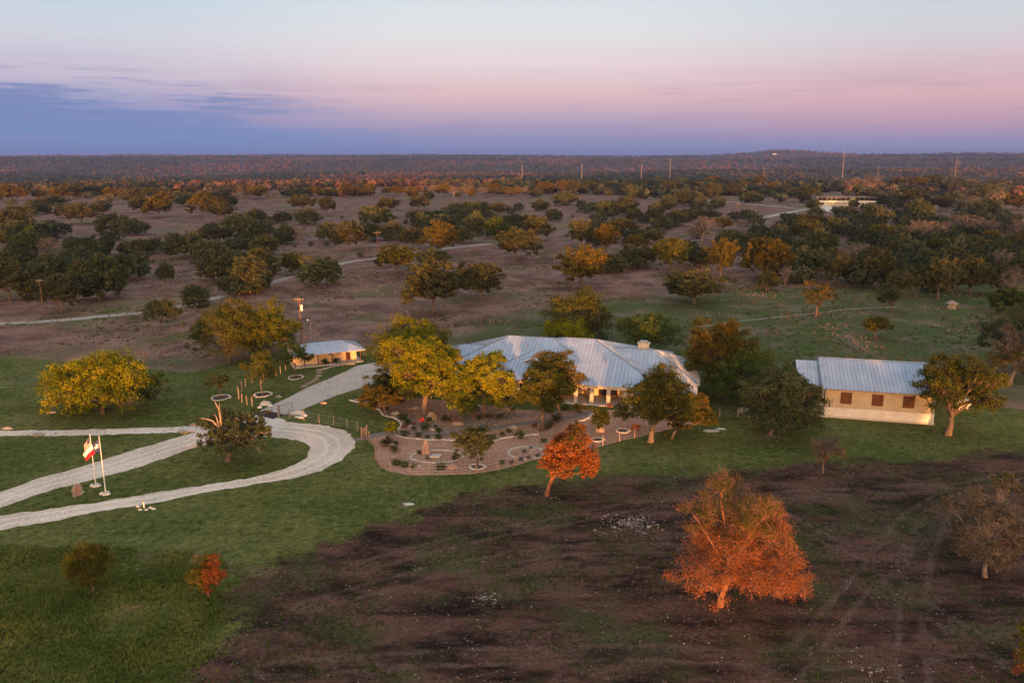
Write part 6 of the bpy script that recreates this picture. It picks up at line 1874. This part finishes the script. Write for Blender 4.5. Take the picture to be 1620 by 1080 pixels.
def added_shade_belt():
    # unseen oak belt added behind the viewpoint to block low sun on pasture and workshop
    g = np.random.default_rng(95)
    x, y, w, h = [], [], [], []
    for x0, x1, y0, y1, n, ha, hb in ((-240, -69, -110, -55, 70, 13, 18), (-64, -42, -70, -55, 16, 4.0, 5.0), (-34.5, -30, -70, -56, 6, 5.6, 6.2), (-24, 9, -70, -55, 24, 3.8, 4.6), (33, 41, -75, -55, 6, 11.5, 13.5), (44.5, 53, -70, -55, 7, 9, 11), (70, 265, -110, -55, 70, 12, 16), (250, 312, -110, -55, 26, 19, 22)):
        x += list(g.uniform(x0, x1, n)); y += list(g.uniform(y0, y1, n)); h += list(g.uniform(ha, hb, n)); w += list(g.uniform(8, 12, n) if ha > 7 else g.uniform(3.5, 5, n))
    me = blob_crowns(0, 'unseen_oak_belt', tuple(np.array(a) for a in (x, y, w, h)), 96, 260)
    tag(link('unseen_oak_belt', me, M['far_leaf']), 'unseen oak belt added behind the viewpoint for its shade', 'woods', kind='stuff')


added_shade_belt()
ground_cover()
stones()


def litter():
    # fallen leaves under the nearer trees and blown over the lawn
    g = np.random.default_rng(120)
    X, Y = [], []
    for px, py, r, n in ((1139, 950, 5, 900), (864, 780, 3.5, 500), (1558, 905, 4, 400), (163, 645, 7, 400), (674, 655, 5, 300), (766, 655, 5, 300), (330, 943, 1.6, 160), (147, 935, 1.6, 120), (1217, 688, 5, 250), (1499, 688, 5, 250), (360, 728, 4, 200), (1029, 698, 4, 200)):
        c = G(px, py)
        rr, aa = np.abs(g.normal(size=n)) * r * .6, g.uniform(0, 6.283, n)
        X.append(c.x + np.cos(aa) * rr); Y.append(c.y + np.sin(aa) * rr)
    x, y, _ = scatter(2500, -60, 70, 70, 105, 121)
    X, Y = np.append(np.concatenate(X), x), np.append(np.concatenate(Y), y)
    n = len(X)
    pos = np.stack([X, Y, np.full(n, .03)], 1)
    nr = unit(g.normal(size=(n, 3)) * .35 + np.array([0, 0, 1]))
    sz = g.uniform(.06, .16, n)
    V, F = leaf_quads(pos, nr, sz, sz * .8, g)
    tag(link('leaf_litter', mesh_np('leaf_litter', V, F, g.random(n)), M['leaf_tan']), 'fallen brown leaves under the nearer oaks', 'leaves', kind='stuff')


litter()

# ------------------------------------------------------------------ the dusk air
hz = MB().box(-16500, 16500, -1700, 17500, -90, 130).build('haze', None)
hz['kind'] = 'stuff'
hz['label'] = 'thin lavender dusk haze lying over the whole plain'
hz['category'] = 'haze'
hm = bpy.data.materials.new('haze')
hm.use_nodes = True
ht = NT(hm.node_tree)
ho = ht.n('ShaderNodeOutputMaterial')
pv = ht.n('ShaderNodeVolumePrincipled', ins={'Color': (0.44, 0.52, 0.96, 1), 'Density': 0.00007, 'Anisotropy': 0.6})
hm.node_tree.links.new(pv.outputs[0], ho.inputs['Volume'])
hz.data.materials.append(hm)
